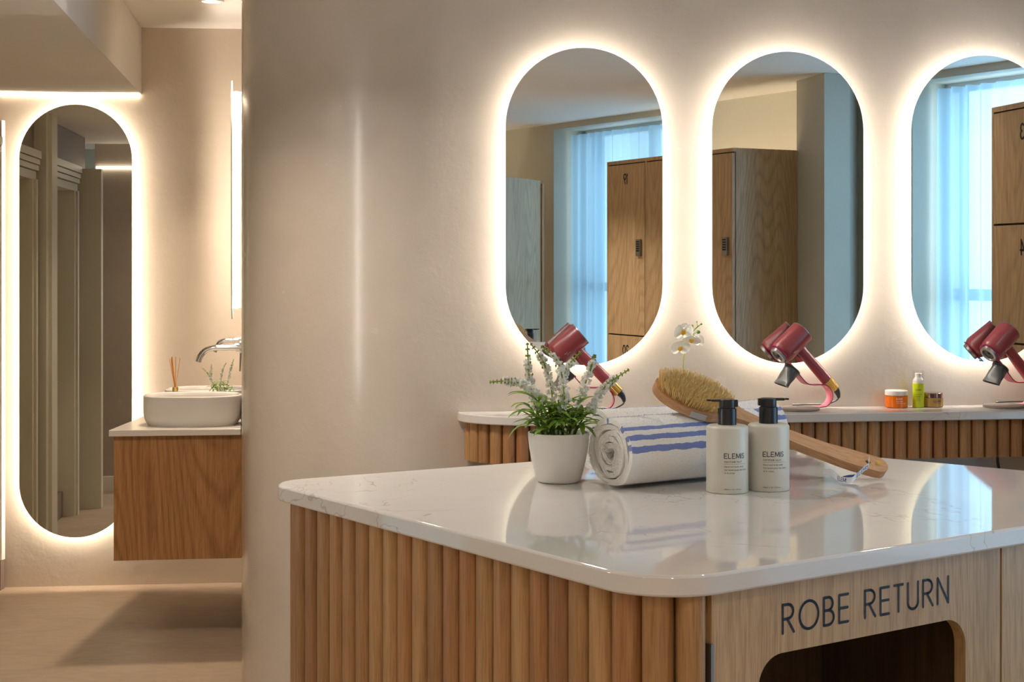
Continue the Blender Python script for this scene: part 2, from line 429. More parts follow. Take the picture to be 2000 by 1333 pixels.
M['yellow_mark'] = mat('yellow_mark', (0.80, 0.48, 0.0), 0.5)
M['stick'] = mat('reed_stick', (0.80, 0.34, 0.06), 0.5)
M['amber'] = mat('amber_glass', (0.55, 0.22, 0.05), 0.1, Transmission_Weight=0.3)
M['curt_dummy'] = None

def thin_leafy(m, tr, col):
    nt = m.node_tree; out = [n for n in nt.nodes if n.type == 'OUTPUT_MATERIAL'][0]
    t = nt.nodes.new('ShaderNodeBsdfTranslucent'); t.inputs[0].default_value = (*col, 1); x = nt.nodes.new('ShaderNodeMixShader'); x.inputs[0].default_value = tr
    nt.links.new(bsdf(m).outputs[0], x.inputs[1]); nt.links.new(t.outputs[0], x.inputs[2]); nt.links.new(x.outputs[0], out.inputs[0])
thin_leafy(M['petal'], 0.45, (0.95, 0.95, 0.90)); thin_leafy(M['leaf'], 0.35, (0.32, 0.50, 0.05)); thin_leafy(M['bud'], 0.3, (0.5, 0.6, 0.08))
# terry cloth with blue stripes: UV.x runs once per turn of the roll, UV.y along its length
m = mat('terry_towel', (0.76, 0.73, 0.68), 0.9); bsdf(m).inputs['Sheen Weight'].default_value = 0.3
uv = N(m, 'ShaderNodeUVMap'); sp = N(m, 'ShaderNodeSeparateXYZ'); L(m, uv.outputs[0], sp.inputs[0])
wob = math_n(m, 'MULTIPLY', math_n(m, 'SUBTRACT', noise_n(m, coords(m), 45, 3), 0.5), 0.016)
ux = math_n(m, 'ADD', sp.outputs['X'], wob)
def band(a, b): return math_n(m, 'MULTIPLY', math_n(m, 'GREATER_THAN', ux, a), math_n(m, 'LESS_THAN', ux, b))
tot = None
for a0, a1 in ((5, 15), (25, 34), (43, 51), (89, 95)):
    q = band((a0+95)/360, (a1+95)/360); tot = q if tot is None else math_n(m, 'ADD', tot, q)
L(m, mixc(m, tot, (0.84, 0.82, 0.79), (0.17, 0.23, 0.52)), bsdf(m).inputs['Base Color'])
bump(m, noise_n(m, coords(m), 420, 3, 0.7), 0.7, 0.002)
M['terry'] = m

def clear_mix(name, col, tr, gloss=0.08):
    m = bpy.data.materials.new(name); m.use_nodes = True; n = m.node_tree.nodes; n.clear(); l = m.node_tree.links
    a = n.new('ShaderNodeBsdfTransparent'); b = n.new('ShaderNodeBsdfGlossy'); x = n.new('ShaderNodeMixShader'); o = n.new('ShaderNodeOutputMaterial')
    a.inputs[0].default_value = (*col, 1); b.inputs['Roughness'].default_value = 0.03
    x.inputs[0].default_value = gloss; l.new(a.outputs[0], x.inputs[1]); l.new(b.outputs[0], x.inputs[2]); l.new(x.outputs[0], o.inputs[0]); return m
M['pane'] = clear_mix('window_pane', (0.93, 0.97, 1.0), 1, 0.05)
M['clear_cap'] = clear_mix('clear_cap', (0.97, 0.97, 0.96), 1, 0.10)
M['orange_glass'] = mat('orange_jar', (0.95, 0.20, 0.005), 0.08, Transmission_Weight=0.35)
M['lime'] = mat('lime_plastic', (0.50, 0.58, 0.012), 0.2)
M['honey_glass'] = mat('honey_jar', (0.50, 0.31, 0.10), 0.08, Transmission_Weight=0.25)
M['rose_metal'] = mat('rose_metal', (0.34, 0.22, 0.21), 0.15, 0.95)
m = bpy.data.materials.new('sheer_curtain'); m.use_nodes = True; n = m.node_tree.nodes; n.clear(); l = m.node_tree.links
t1 = n.new('ShaderNodeBsdfTranslucent'); t1.inputs[0].default_value = (0.48, 0.68, 0.82, 1)
t2 = n.new('ShaderNodeBsdfDiffuse'); t2.inputs[0].default_value = (0.50, 0.68, 0.80, 1)
t3 = n.new('ShaderNodeBsdfTransparent'); t3.inputs[0].default_value = (0.9, 0.97, 1.0, 1)
x1 = n.new('ShaderNodeMixShader'); x1.inputs[0].default_value = 0.35; x2 = n.new('ShaderNodeMixShader'); x2.inputs[0].default_value = 0.16
o = n.new('ShaderNodeOutputMaterial'); l.new(t1.outputs[0], x1.inputs[1]); l.new(t2.outputs[0], x1.inputs[2])
l.new(x1.outputs[0], x2.inputs[1]); l.new(t3.outputs[0], x2.inputs[2]); l.new(x2.outputs[0], o.inputs[0]); M['curtain'] = m

# ------------------------------------------------------------------ plan of the place
WN = Vector((-0.1338, 0.991, 0)).normalized()            # normal of the mirror wall, pointing away from the room
WD = Vector((WN.y, -WN.x, 0))                            # along it, to the right
WP = Vector((-0.058, 4.366, 0))
WANG = math.atan2(WD.y, WD.x)
def wall_at_px(px): 
    k = (px-1000)/FPX; t = (k*WP.y-WP.x)/(WD.x-k*WD.y); return WP+WD*t
def refl(P, O, Nn): return P-Nn*(2*(P-O).dot(Nn))
def unm(x, y, z=0.0): return refl(Vector((x, y, z)), WP, WN)          # a point seen in the shelf mirrors -> where it really stands
BP = Vector((-2.062, 6.256, 0)); BD = Vector((0.936, 0.094, 0)).normalized(); BN = Vector((-BD.y, BD.x, 0))
BANG = math.atan2(BD.y, BD.x)
def unb(x, y, z=0.0): return refl(Vector((x, y, z)), BP, BN)          # the same for the long mirror on the back wall
# far wall with the windows
WA = Vector((-0.0565, 11.31, 0)); WU = Vector((0.528, -0.849, 0)).normalized(); WM = Vector((-WU.y, WU.x, 0))
if WM.y < 0: WM = -WM
def ww(s, z, d=0.0):                                      # s along, z up, d outwards
    p = WA+WU*s+WM*d; return unm(p.x, p.y, z)
s_end = -((WA-WP).dot(WN))/WU.dot(WN)
corner_r = WA+WU*s_end
far = ww(-2.0, 0); 
# wall polyline: flat mirror wall, round corner, basin wall
R0 = 0.58
P0 = WP+WD*((-0.2-WP.x)/WD.x)
CC = P0+WN*R0
a_s = math.atan2(-WN.y, -WN.x); a_e = math.radians(-170.2)
path = [Vector((corner_r.x, corner_r.y, 0))+WD*0.05, P0]
for k in range(1, 41):
    a = a_s+(a_e-a_s)*k/40; path.append(CC+Vector((math.cos(a), math.sin(a), 0))*R0)
BW0 = path[-1].copy(); BWD = Vector((-0.1702, 0.9854, 0)).normalized(); BWN = Vector((-BWD.y, BWD.x, 0))  # BWN points left, into the wash room
BW1 = BW0+BWD*1.62; path.append(BW1)
bm = NB()
off = [p for p in path]
lo = [bm.verts.new((p.x, p.y, 0)) for p in path]; 
NZ = 1
hi = [bm.verts.new((p.x, p.y, CEIL)) for p in path]
for i in range(len(path)-1): bm.faces.new((lo[i], lo[i+1], hi[i+1], hi[i]))
# closed behind so that the wall is solid
bk = [Vector((corner_r.x, corner_r.y, 0))+WD*0.05+WN*2.6, BW1+Vector((0.6, 0.5, 0))]
b_lo = [bm.verts.new((p.x, p.y, 0)) for p in bk]; b_hi = [bm.verts.new((p.x, p.y, CEIL)) for p in bk]
bm.faces.new((lo[-1], b_lo[1], b_hi[1], hi[-1])); bm.faces.new((b_lo[1], b_lo[0], b_hi[0], b_hi[1])); bm.faces.new((b_lo[0], lo[0], hi[0], b_hi[0]))
struct('wall_front', bm, M['plaster'], smooth=30)

# back wall of the wash room
bm = NB()
q0 = BP-BD*0.10; q1 = BP+BD*1.5
prism(bm, [(q0.x, q0.y), (q1.x, q1.y), ((q1+BN*0.1).x, (q1+BN*0.1).y), ((q0+BN*0.1).x, (q0+BN*0.1).y)], 0, CEIL)
struct('wall_back', bm, M['plaster_back'])

# floor and ceiling
def slab_rect(name, z0, z1, m):
    bm = NB(); box(bm, -4.2, 5.2, -6.0, 8.2, z0, z1); return struct(name, bm, m, smooth=0)
slab_rect('floor', -0.1, 0.0, M['floor'])
ce = slab_rect('ceiling', CEIL, CEIL+0.1, M['ceiling'])

# lowered bulkhead over the left of the wash room
SOF = 2.015
bm = NB()
e0 = P3(280, 188, 6.37); e1 = P3(105, 0, 4.05); dd = (e1-e0); dd.z = 0; e2 = e0+dd*1.45
lft = lambda p: (p.x-1.6, p.y)
prism(bm, [(e0.x, e0.y-0.012), (e2.x, e2.y), (e2.x-1.6, e2.y), (e0.x-1.6, e0.y-0.16)], SOF, CEIL-0.001)
struct('ceiling_bulkhead', bm, M['ceiling'], smooth=0)
# recessed light line where bulkhead meets the back wall
bm = NB(); 
a = BP-BN*0.004-BD*0.02; b = BP+BD*0.538-BN*0.004
for k in range(1): prism(bm, [(a.x, a.y), (b.x, b.y), ((b-BN*0.012).x, (b-BN*0.012).y), ((a-BN*0.012).x, (a-BN*0.012).y)], SOF-0.014, SOF-0.002)
ol = obj('light_line', bm, M['led_line'], smooth=0); tag(ol, 'thin glowing light strip running along the bulkhead edge above the long oval mirror', 'light strip')

# left wall with painted door frames, seen in the long mirror
def lw(s, z, d):     # s = distance along (as seen), d towards the passage
    k = Vector((-0.115, 1, 0)); p = Vector((-2.08, 6.26, 0))+k*s
    nn = Vector((1, 0.115, 0)).normalized(); p = p+nn*d
    return unb(p.x, p.y, z)
def lbox(bm, s0, s1, z0, z1, d0, d1, mi=0):
    vs = [bm.verts.new(lw(s, z, d)) for s in (s0, s1) for d in (d0, d1) for z in (z0, z1)]
    for f in ((0, 1, 3, 2), (4, 6, 7, 5), (0, 4, 5, 1), (2, 3, 7, 6), (0, 2, 6, 4), (1, 5, 7, 3)):
        bm.faces.new([vs[i] for i in f]).material_index = mi
bm = NB(); lbox(bm, -0.1, 2.75, 0, CEIL, -0.30, -0.20); lbox(bm, -0.05, 2.3, 1.835, SOF-0.001, -0.2, -0.02)
struct('wall_left', bm, [M['taupe']], smooth=0)
def door(n, s0, s1):
    bm = NB(); lbox(bm, s0, s1, 0.13, 1.70, -0.19, -0.10); d = struct('door_%d' % n, bm, M['sage'], smooth=0)
    bm = NB()
    for z0, z1, p in ((1.70, 1.738, 0.0), (1.742, 1.765, 0.012), (1.769, 1.792, 0.018), (1.796, 1.83, 0.024)): lbox(bm, s0-0.09, s1+0.09, z0, z1, -0.19, p)
    struct('door_head', bm, M['sage'], d, smooth=0)
    for a0, a1 in ((s0-0.10, s0), (s1, s1+0.10)):
        bm = NB(); lbox(bm, a0, a1, 0.0, 1.70, -0.19, 0.0); lbox(bm, a0+0.03, a1-0.03, 0.0, 1.70, 0.0, 0.012); struct('door_jamb', bm, M['sage'], d, smooth=0)
    w = s1-s0
    bm = NB(); lbox(bm, s0+0.40*w, s0+0.44*w, 0.13, 1.69, -0.10, -0.095); struct('door_gap', bm, M['ink'], d, smooth=0)
    for zc in (0.42, 1.52):
        bm = NB(); lbox(bm, s0+0.46*w, s0+0.62*w, zc-0.05, zc+0.05, -0.10, -0.092); struct('door_hinge', bm, M['chrome'], d, smooth=0)
    bm = NB(); lbox(bm, s0, s1, 0.0, 0.13, -0.19, -0.06); struct('door_plinth', bm, M['taupe'], d, smooth=0)
    return d
door(1, 0.16, 0.72); door(2, 1.24, 1.84)
bm = NB(); lbox(bm, 0.86, 1.13, 0, SOF-0.001, -0.2, 0.035); lbox(bm, 0.92, 1.06, 0, SOF-0.001, 0.035, 0.05); struct('trim_1', bm, M['sage'], smooth=0)
bm = NB(); lbox(bm, 2.08, 2.14, 0.0, 1.83, -0.2, 0.10); struct('trim_2', bm, M['sage'], smooth=0)
bm = NB(); prism(bm, [(-2.0, 2.95), (-2.0, -4.65), (-2.1, -4.65), (-2.1, 2.95)], 0, CEIL-0.001); prism(bm, [(-2.4, 2.95), (-1.9, 2.95), (-1.9, 3.05), (-2.4, 3.05)], 0, CEIL-0.001)
struct('wall_side', bm, M['paint_wall'], smooth=0)
# painted frame edge at the far left corner of the back wall
bm = NB(); e = BP-BN*0.02
prism(bm, [(e.x-0.09, e.y), (e.x+0.002, e.y), (e.x-0.002, e.y-0.03), (e.x-0.094, e.y-0.03)], 0.12, 1.90); struct('trim_3', bm, M['solid_white'], smooth=0)
bm = NB()
prism(bm, [(e.x-0.09, e.y), (e.x-0.001, e.y), (e.x-0.003, e.y-0.04), (e.x-0.094, e.y-0.04)], 0.0, 0.118); struct('trim_4', bm, M['taupe'], smooth=0)

# far wall with its two window recesses
S0, S1 = -2.0, s_end+0.03
H1 = [(0.637, 0.25), (2.25, 0.25), (2.25, 2.25), (0.637, 2.25)]; H2 = [(3.967, 0.25), (6.3, 0.25), (6.3, 2.25), (3.967, 2.25)]
bm = NB(); plate(bm, [[(S0, 0), (S1, 0), (S1, CEIL), (S0, CEIL)], H1, H2], 0.0, 0.30, lambda u, v, d: ww(u, v, d))
struct('wall_window', bm, M['paint_wall'], smooth=0)
for i, h in enumerate((H1, H2)):
    a0, a1 = h[0][0], h[1][0]
    def wb(bm, s0, s1, z0, z1, d0, d1):
        vs = [bm.verts.new(ww(s, z, d)) for s in (s0, s1) for d in (d0, d1) for z in (z0, z1)]
        for f in ((0, 1, 3, 2), (4, 6, 7, 5), (0, 4, 5, 1), (2, 3, 7, 6), (0, 2, 6, 4), (1, 5, 7, 3)): bm.faces.new([vs[j] for j in f])
    bm = NB(); mid = (a0+a1)/2
    for q in ((a0, a0+0.05, 0.25, 2.25), (a1-0.05, a1, 0.25, 2.25), (a0, a1, 0.25, 0.30), (a0, a1, 2.20, 2.25), (mid-0.03, mid+0.03, 0.25, 2.25), (a0, a1, 1.13, 1.19)):
        wb(bm, *q, 0.24, 0.29)
    w = struct('window_%d' % (i+1), bm, M['solid_white'], smooth=0)
    bm = NB(); vs = [bm.verts.new(ww(s, z, 0.265)) for s, z in ((a0, 0.25), (a1, 0.25), (a1, 2.25), (a0, 2.25))]; bm.faces.new(vs)
    struct('window_pane', bm, M['pane'], w, smooth=0)
    # sheer curtain, hung in soft folds
    bm = NB(); nseg = int((a1-a0)*110); rows = []
    for zi in range(9):
        z = 0.02+(2.215-0.02)*zi/8; row = []
        for j in range(nseg+1):
            s = a0+0.03+(a1-a0-0.06)*j/nseg
            amp = 0.016+0.022*noise.noise(Vector((s*2.3, zi*0.12, i*7.0)))+0.006*math.sin(s*9)
            ph = s*62+2.4*noise.noise(Vector((s*3.1, 3.0, i*5.0)))+0.5*noise.noise(Vector((s*5, zi*0.4, 1)))
            row.append(bm.verts.new(ww(s, max(z, 0.26), 0.13+amp*math.sin(ph))))
        rows.append(row)
    for ra, rb in zip(rows, rows[1:]):
        for j in range(nseg): bm.faces.new((ra[j], ra[j+1], rb[j+1], rb[j]))
    c = obj('sheer_curtain', bm, M['curtain'], smooth=80)
    tag(c, 'pale blue sheer curtain %s, in the %s shelf mirror' % (('left of the locker numbered 19', 'leftmost') if i == 0 else ('left of lockers 3 and 4', 'rightmost')), 'curtain', 'sheer curtains')
# rear wall and pillar
bm = NB(); rl = Vector((-2.15, -4.6, 0)); fr = ww(-2.0, 0)
prism(bm, [(fr.x+0.2, fr.y-0.05), (rl.x-0.6, rl.y), (rl.x-0.6, rl.y-0.1), (fr.x+0.2, fr.y-0.15)], 0, CEIL); struct('wall_rear', bm, M['paint_wall'], smooth=0)
bm = NB(); pv = [(1.500, 8.235), (1.575, 7.88), (1.72, 7.95), (1.86, 8.35), (1.80, 8.75)]
prism(bm, pv, 0, CEIL-0.001, fn=lambda x, y, z: unm(x, y, z)); struct('trim_5', bm, M['paint_wall'], smooth=0)

# return wall of the passage with its own light line, seen in the long mirror
def sb(x, y, z): return unb(x, y, z)
bm = NB(); prism(bm, [(-2.43, 9.0), (-1.98, 9.0), (-1.98, 9.1), (-2.43, 9.1)], 0, CEIL-0.001, fn=sb); struct('wall_passage', bm, M['plaster'], smooth=0)
bm = NB(); prism(bm, [(-2.43, 8.985), (-1.98, 8.985), (-1.98, 8.999), (-2.43, 8.999)], 0, 0.085, fn=sb); struct('baseboard_passage', bm, M['ceiling'], smooth=0)
bm = NB(); prism(bm, [(-2.42, 8.985), (-1.98, 8.985), (-1.98, 8.998), (-2.42, 8.998)], 1.868, 1.884, fn=sb)
tag(obj('light_line', bm, M['led_line'], smooth=0), 'short glowing light strip reflected near the top right of the long oval mirror', 'light strip')
# assumed frosted wall lamp, unseen; added to draw the streaks on the polished round corner
wl_t = thing('assumed_wall_lamp', 'assumed tall frosted linear wall lamp, added unseen on the left wall of the main room', 'lamp', (-1.969, 2.40, 0.75))
bm = NB(); box(bm, -0.03, 0.0, -0.05, 0.05, 0.0, 1.25); obj('back_plate', bm, M['white_box'], wl_t, local=True, smooth=0)
bm = NB(); tube(bm, [(0.012, 0, 0.03), (0.012, 0, 1.22)], 0.022, 24); obj('lamp_tube', bm, M['assumed_lamp_glow'], wl_t, local=True, smooth=40)
# ------------------------------------------------------------------ recessed light over the basins and added fill lights
for i, (x, y, w, where) in enumerate(DOWN_AND_FILL_LIGHTS):
    zc = 2.015 if i == 7 else CEIL
    t = thing('ceiling_or_fill_light', '', 'ceiling light', (x, y, zc-0.012), 0)
    bm = NB(); lathe(bm, [(0.034, 0.004), (0.034, 0.0), (0.045, 0.0), (0.047, 0.011), (0.034, 0.011)], n=32, close=False)
    obj('trim_ring', bm, M['ceiling'], t, local=True)
    bm = NB(); lathe(bm, [(0.0, 0.009), (0.033, 0.009), (0.033, 0.0105), (0.0, 0.0105)], n=24); obj('lens', bm, M['lamp'], t, local=True)
    t['label'] = 'small round recessed downlight '+where; t['group'] = 'recessed ceiling downlights'
    lo_ = area('downlight', (x, y, zc-0.016), (0, 0, 0), 0.11, w*K_DOWN, WARM if y > 3.5 else ROOM); lo_.data.spread = math.radians(95 if i == 6 else 100 if i == 3 else 130)  # added fill lamp without a known source, except over the basins

# daylight outside each window
for i, (a0, a1) in enumerate(((0.637, 2.25), (3.967, 6.3))):
    c = ww((a0+a1)/2, 1.30, 0.42); n_ = (ww((a0+a1)/2, 1.30, 0.0)-c).normalized()
    o = area('daylight', c, n_.to_track_quat('-Z', 'Y').to_euler(), a1-a0, (30, 90)[i]*K_DAY, (0.60, 0.82, 1.0), 1.9)

# ------------------------------------------------------------------ back-lit mirrors
def lit_mirror(name, w, h, loc, rz, label, led, group=None):
    t = thing(name, label, 'mirror', loc, rz, group)      # local: x along the wall, -y out of it
    fn = lambda u, v, d: (u, -d, v)
    bm = NB(); plate(bm, [stadium(w, h)], 0.036, 0.0405, fn, 1)
    for f in bm.faces:
        if abs(f.calc_center_median().y+0.0405) < 1e-5: f.material_index = 0
    obj('mirror_glass', bm, [M['mirror'], M['mirror_side']], t, local=True, smooth=30)
    bm = NB(); plate(bm, [stadium(w, h, inset=0.042)], 0.0005, 0.0358, fn); obj('back_box', bm, M['white_box'], t, local=True, smooth=30)
    bm = NB(); o = stadium(w, h, inset=0.0405); n = len(o)
    a = [bm.verts.new((u, -0.016, v)) for u, v in o]; b = [bm.verts.new((u, -0.028, v)) for u, v in o]
    for k in range(n): bm.faces.new((a[k], b[k], b[(k+1) % n], a[(k+1) % n]))
    obj('light_strip', bm, led, t, local=True, label='glowing strip behind the glass')
    return t
G = 'pill-shaped backlit mirrors above the shelf'
x0 = wall_at_px(1137)
zc = (1.933+1.031)/2
mi0 = lit_mirror('wall_mirror', 0.452, 0.902, (x0.x, x0.y, zc), WANG, 'pill-shaped backlit wall mirror above the potted plant, leftmost over the shelf', M['led'], G)
for k, lab in ((1, 'pill-shaped backlit wall mirror over the second hair dryer, showing a plain pillar'), (2, 'pill-shaped backlit wall mirror over the skincare jars, cut by the right picture edge')):
    p = x0+WD*0.598*k; dup(mi0, (p.x, p.y, zc), WANG, lab)
k = (151.5-1000)/FPX; tt = (k*BP.y-BP.x)/(BD.x-k*BD.y); pb = BP+BD*tt
lit_mirror('long_mirror', 0.448, 1.762, (pb.x, pb.y, 1.086), BANG, 'tall narrow pill-shaped backlit mirror on the wash room back wall', M['led_warm'])
pm = BW0+BWD*1.0
lit_mirror('basin_mirror', 0.45, 0.90, (pm.x, pm.y, 1.56), math.atan2(-BWD.y, -BWD.x), 'backlit mirror seen edge-on above the wash basins', M['led_warm'])

# ------------------------------------------------------------------ island
ZI = 0.90
def onZ(px, py, z): Y = (CAMZ-z)*FPX/(py-HOR); return Vector(((px-1000)/FPX*Y, Y, 0))
IL, IN_, IB = onZ(513, 941, ZI), onZ(1284, 1138.6, ZI), onZ(1457, 870.4, ZI); IR = onZ(2450, 960, ZI)
plan = [IL.xy, IN_.xy, IR.xy, IB.xy]
out = round_poly([tuple(p) for p in plan], [0.075, 0.115, 0.10, 0.10], 16)
isl_c = sum((Vector(p) for p in plan), Vector((0, 0)))/4
isl = thing('island_unit', 'freestanding island with fluted oak sides, robe return opening and white quartz top', 'island', (isl_c.x, isl_c.y, 0))
bm = NB(); prism(bm, out, ZI-0.030, ZI); wt = obj('worktop', bm, M['quartz'], isl, smooth=30, bevel=0.004, label='white quartz top with thin brown veins')
def inset_poly(pts, d):
    res = []; m_ = len(pts); c = sum((Vector(p) for p in pts), Vector((0, 0)))/m_
    for i in range(m_):
        a, b, e = Vector(pts[i-1]), Vector(pts[i]), Vector(pts[(i+1) % m_])
        def line(p, q):
            t = (q-p).normalized(); n = Vector((-t.y, t.x)); 
            if n.dot(c-p) < 0: n = -n
            return p+n*d, t
        (p1, t1), (p2, t2) = line(a, b), line(b, e)
        den = t1.x*t2.y-t1.y*t2.x; w = p2-p1; s = (w.x*t2.y-w.y*t2.x)/den; res.append(tuple(p1+t1*s))
    return res
core_pts = inset_poly([tuple(p) for p in plan], 0.034)
core = round_poly(core_pts, [0.045, 0.085, 0.07, 0.07], 12)
# carcass: outline closed except where the robe return panel stands
fl, fn_, fr_, fb = [Vector(p) for p in inset_poly([tuple(p) for p in plan], 0.016)]   # face line of panels
d_r = (fr_-fn_).normalized()                                                          # along the robe return side
n_r = Vector((d_r.y, -d_r.x)); 
if n_r.dot(isl_c-fn_) > 0: n_r = -n_r                                                  # outwards
def s_at_px(px):                                                                      # distance along the panel face
    k = (px-1000)/FPX; return (k*fn_.y-fn_.x)/(d_r.x-k*d_r.y)
def z_at(px, py):
    s = s_at_px(px); Y = fn_.y+d_r.y*s; return CAMZ+(HOR-py)/FPX*Y
sp0, sp1, sp2 = s_at_px(1388), s_at_px(1953), s_at_px(1957)
def pf(s, z, d): p = fn_+d_r*s+n_r*d; return (p.x, p.y, z)
# fluted cladding: half-round battens on a straight run and round the corners
def flutes(bm, line, pitch, z0, z1, depth, n_seg=8, start=0.0):
    seg = [0.0]
    for a, b in zip(line, line[1:]): seg.append(seg[-1]+(b-a).length)
    tot = seg[-1]; cnt = max(1, round((tot-start)/pitch)); pt = (tot-start)/cnt
    def at(s):
        for i in range(len(line)-1):
            if s <= seg[i+1] or i == len(line)-2:
                t = (s-seg[i])/max(1e-9, seg[i+1]-seg[i]); return line[i].lerp(line[i+1], t)
    for k in range(cnt):
        a, b = at(start+k*pt), at(start+(k+1)*pt); d = (b-a); w = d.length; d.normalize(); nn = Vector((d.y, -d.x))
        prof = [(0.025*w, -0.012)]+[(w*(0.5-0.475*math.cos(PI*j/n_seg)), depth*math.sin(PI*j/n_seg)**0.75) for j in range(n_seg+1)]+[(0.975*w, -0.012)]
        pr = [a+d*u+nn*v for u, v in prof]
        lo = [bm.verts.new((p.x, p.y, z0)) for p in pr]; hi = [bm.verts.new((p.x, p.y, z1)) for p in pr]
        m_ = len(pr)
        for j in range(m_): bm.faces.new((lo[j], lo[(j+1) % m_], hi[(j+1) % m_], hi[j]))
        bm.faces.new(lo); bm.faces.new(hi[::-1])
# face outline for the flutes: from back corner, down the left side, round the near corner, to the panel
c2 = round_poly(core_pts, [0.05, 0.085, 0.07, 0.07], 10)
c2 = [Vector(p) for p in c2]
# order: corner L pts 0..10, corner N 11..21, corner R 22..32, corner B 33..43
end_pt = fn_+d_r*(sp0-0.001)-n_r*0.008
ln = c2[33:44]+c2[0:22]
while ln and (ln[-1]-fn_).dot(d_r) > sp0-0.004: ln.pop()
ln.append(end_pt)
ln = ln[5:]
bm = NB(); flutes(bm, ln, 0.0474, 0.0, ZI-0.0305, 0.021)
obj('fluted_cladding', bm, M['oak_slat'], isl, smooth=40)
bm = NB(); flutes(bm, c2[22:34], 0.0474, 0.0, ZI-0.0305, 0.0175); 
obj('fluted_end', bm, M['oak_slat'], isl, smooth=40)
# carcass interior (dark liner around the robe return bin)
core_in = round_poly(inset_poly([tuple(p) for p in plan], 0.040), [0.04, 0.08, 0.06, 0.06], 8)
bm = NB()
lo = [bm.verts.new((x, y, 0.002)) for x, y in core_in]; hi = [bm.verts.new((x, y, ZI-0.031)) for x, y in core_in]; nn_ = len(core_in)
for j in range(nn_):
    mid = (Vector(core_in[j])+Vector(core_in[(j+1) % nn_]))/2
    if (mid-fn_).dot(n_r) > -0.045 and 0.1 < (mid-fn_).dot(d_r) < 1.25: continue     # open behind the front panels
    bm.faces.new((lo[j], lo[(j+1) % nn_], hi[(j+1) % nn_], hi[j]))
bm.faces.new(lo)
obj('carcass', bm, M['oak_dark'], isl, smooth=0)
# robe return door with its rounded opening
ox0, ox1 = s_at_px(1481), s_at_px(1886); zt = z_at(1800, 1222)
ztop = ZI-0.0315
cut = rrect(ox0, ox1, 0.36, zt, 0.045, 10)
bm = NB(); plate(bm, [[(sp0+0.002, 0.03), (sp1, 0.03), (sp1, ztop), (sp0+0.002, ztop)], cut], -0.022, 0.0, pf)
dr = obj('robe_return_door', bm, M['oak_panel'], isl, smooth=30, label='pale oak door with a large rounded opening')
# engraved black lettering
s_a, s_b = s_at_px(1528.4), s_at_px(1851.6)
zb = z_at(1530, 1240.5); zt_ = z_at(1530, 1183); zb2 = z_at(1851, 1174.6); hh = ((zt_-zb)+(z_at(1851, 1126)-zb2))/2
word = 'ROBE RETURN'; gap = 0.26
nat = sum(GL[c][0]+gap for c in word)-gap
xs = (s_b-s_a)/hh/nat
zmid = (zb+zb2)/2
adv = sum(GL[c][0]*xs+gap*xs for c in 'ROBE ')*hh
for wrd, s0_ in (('ROBE', 0.0), ('RETURN', adv)):
    bm = NB(); stroke_text(bm, wrd, hh, hh*0.105, lambda u, v: pf(s_a+s0_+u, zmid+v, 0.0006), gap=gap*xs, xs=xs)
    obj('lettering', bm, M['ink'], dr, smooth=0, label='engraved black %s lettering' % wrd)
for z0, z1 in ((0.72, 0.80), (0.20, 0.28)):
    bm = NB(); vs = [bm.verts.new(pf(s, z, d)) for s in (sp0-0.001, sp0+0.0045) for d in (-0.01, 0.002) for z in (z0, z1)]
    for f in ((0, 1, 3, 2), (4, 6, 7, 5), (0, 4, 5, 1), (2, 3, 7, 6), (0, 2, 6, 4), (1, 5, 7, 3)): bm.faces.new([vs[j] for j in f])
    obj('door_hinge', bm, M['steel'], dr, smooth=0)
bm = NB(); plate(bm, [[(sp2, 0.03), (1.33, 0.03), (1.33, ztop), (sp2, ztop)]], -0.022, 0.0, pf)
obj('side_panel', bm, M['oak_panel'], isl, smooth=30)
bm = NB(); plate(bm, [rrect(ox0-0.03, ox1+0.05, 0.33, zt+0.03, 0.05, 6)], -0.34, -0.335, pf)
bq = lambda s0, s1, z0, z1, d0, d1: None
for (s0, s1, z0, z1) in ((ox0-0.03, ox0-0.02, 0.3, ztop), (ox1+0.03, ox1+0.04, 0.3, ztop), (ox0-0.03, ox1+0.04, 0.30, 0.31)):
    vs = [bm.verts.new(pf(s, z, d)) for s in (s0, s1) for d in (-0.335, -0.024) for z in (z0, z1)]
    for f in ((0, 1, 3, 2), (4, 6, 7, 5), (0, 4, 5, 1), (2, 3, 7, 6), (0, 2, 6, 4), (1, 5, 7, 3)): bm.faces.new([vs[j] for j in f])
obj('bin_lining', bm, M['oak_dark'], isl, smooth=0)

# ------------------------------------------------------------------ shelf under the mirrors
def wl_(x, d): p = WP+WD*x-WN*d; return Vector((p.x, p.y))          # x along the wall, d out from it
xl = (wall_at_px(893)-WP).dot(WD)
DEP = 0.19; XR = (corner_r-WP).length-0.05
def shelf_outline(ins, nseg=20, dep=DEP):
    rx, ry = 0.26-ins, dep-ins; pts = [wl_(xl+ins, 0.003)]
    for k in range(1, nseg+1):
        a = PI/2*k/nseg; pts.append(wl_(xl+ins+rx*(1-math.cos(a)), 0.003+(ry-0.003)*math.sin(a)))
    return pts
so = shelf_outline(0)
shelf = thing('wall_shelf', 'wall-hung shelf with white quartz top and fluted oak front under the mirrors', 'shelf', (WP.x, WP.y, ZI-0.13))
XRc = 1.9
bm = NB(); prism(bm, [tuple(p) for p in so]+[tuple(wl_(XRc, DEP)), tuple(wl_(XRc, 0.003))], ZI-0.025, ZI); obj('worktop', bm, M['quartz'], shelf, smooth=30, bevel=0.003)
si = shelf_outline(0.030)
bm = NB(); flutes(bm, si+[wl_(XRc, DEP-0.030)], 0.0385, ZI-0.134, ZI-0.0255, 0.014); obj('fluted_front', bm, M['oak_slat'], shelf, smooth=40)
sj = shelf_outline(0.042)
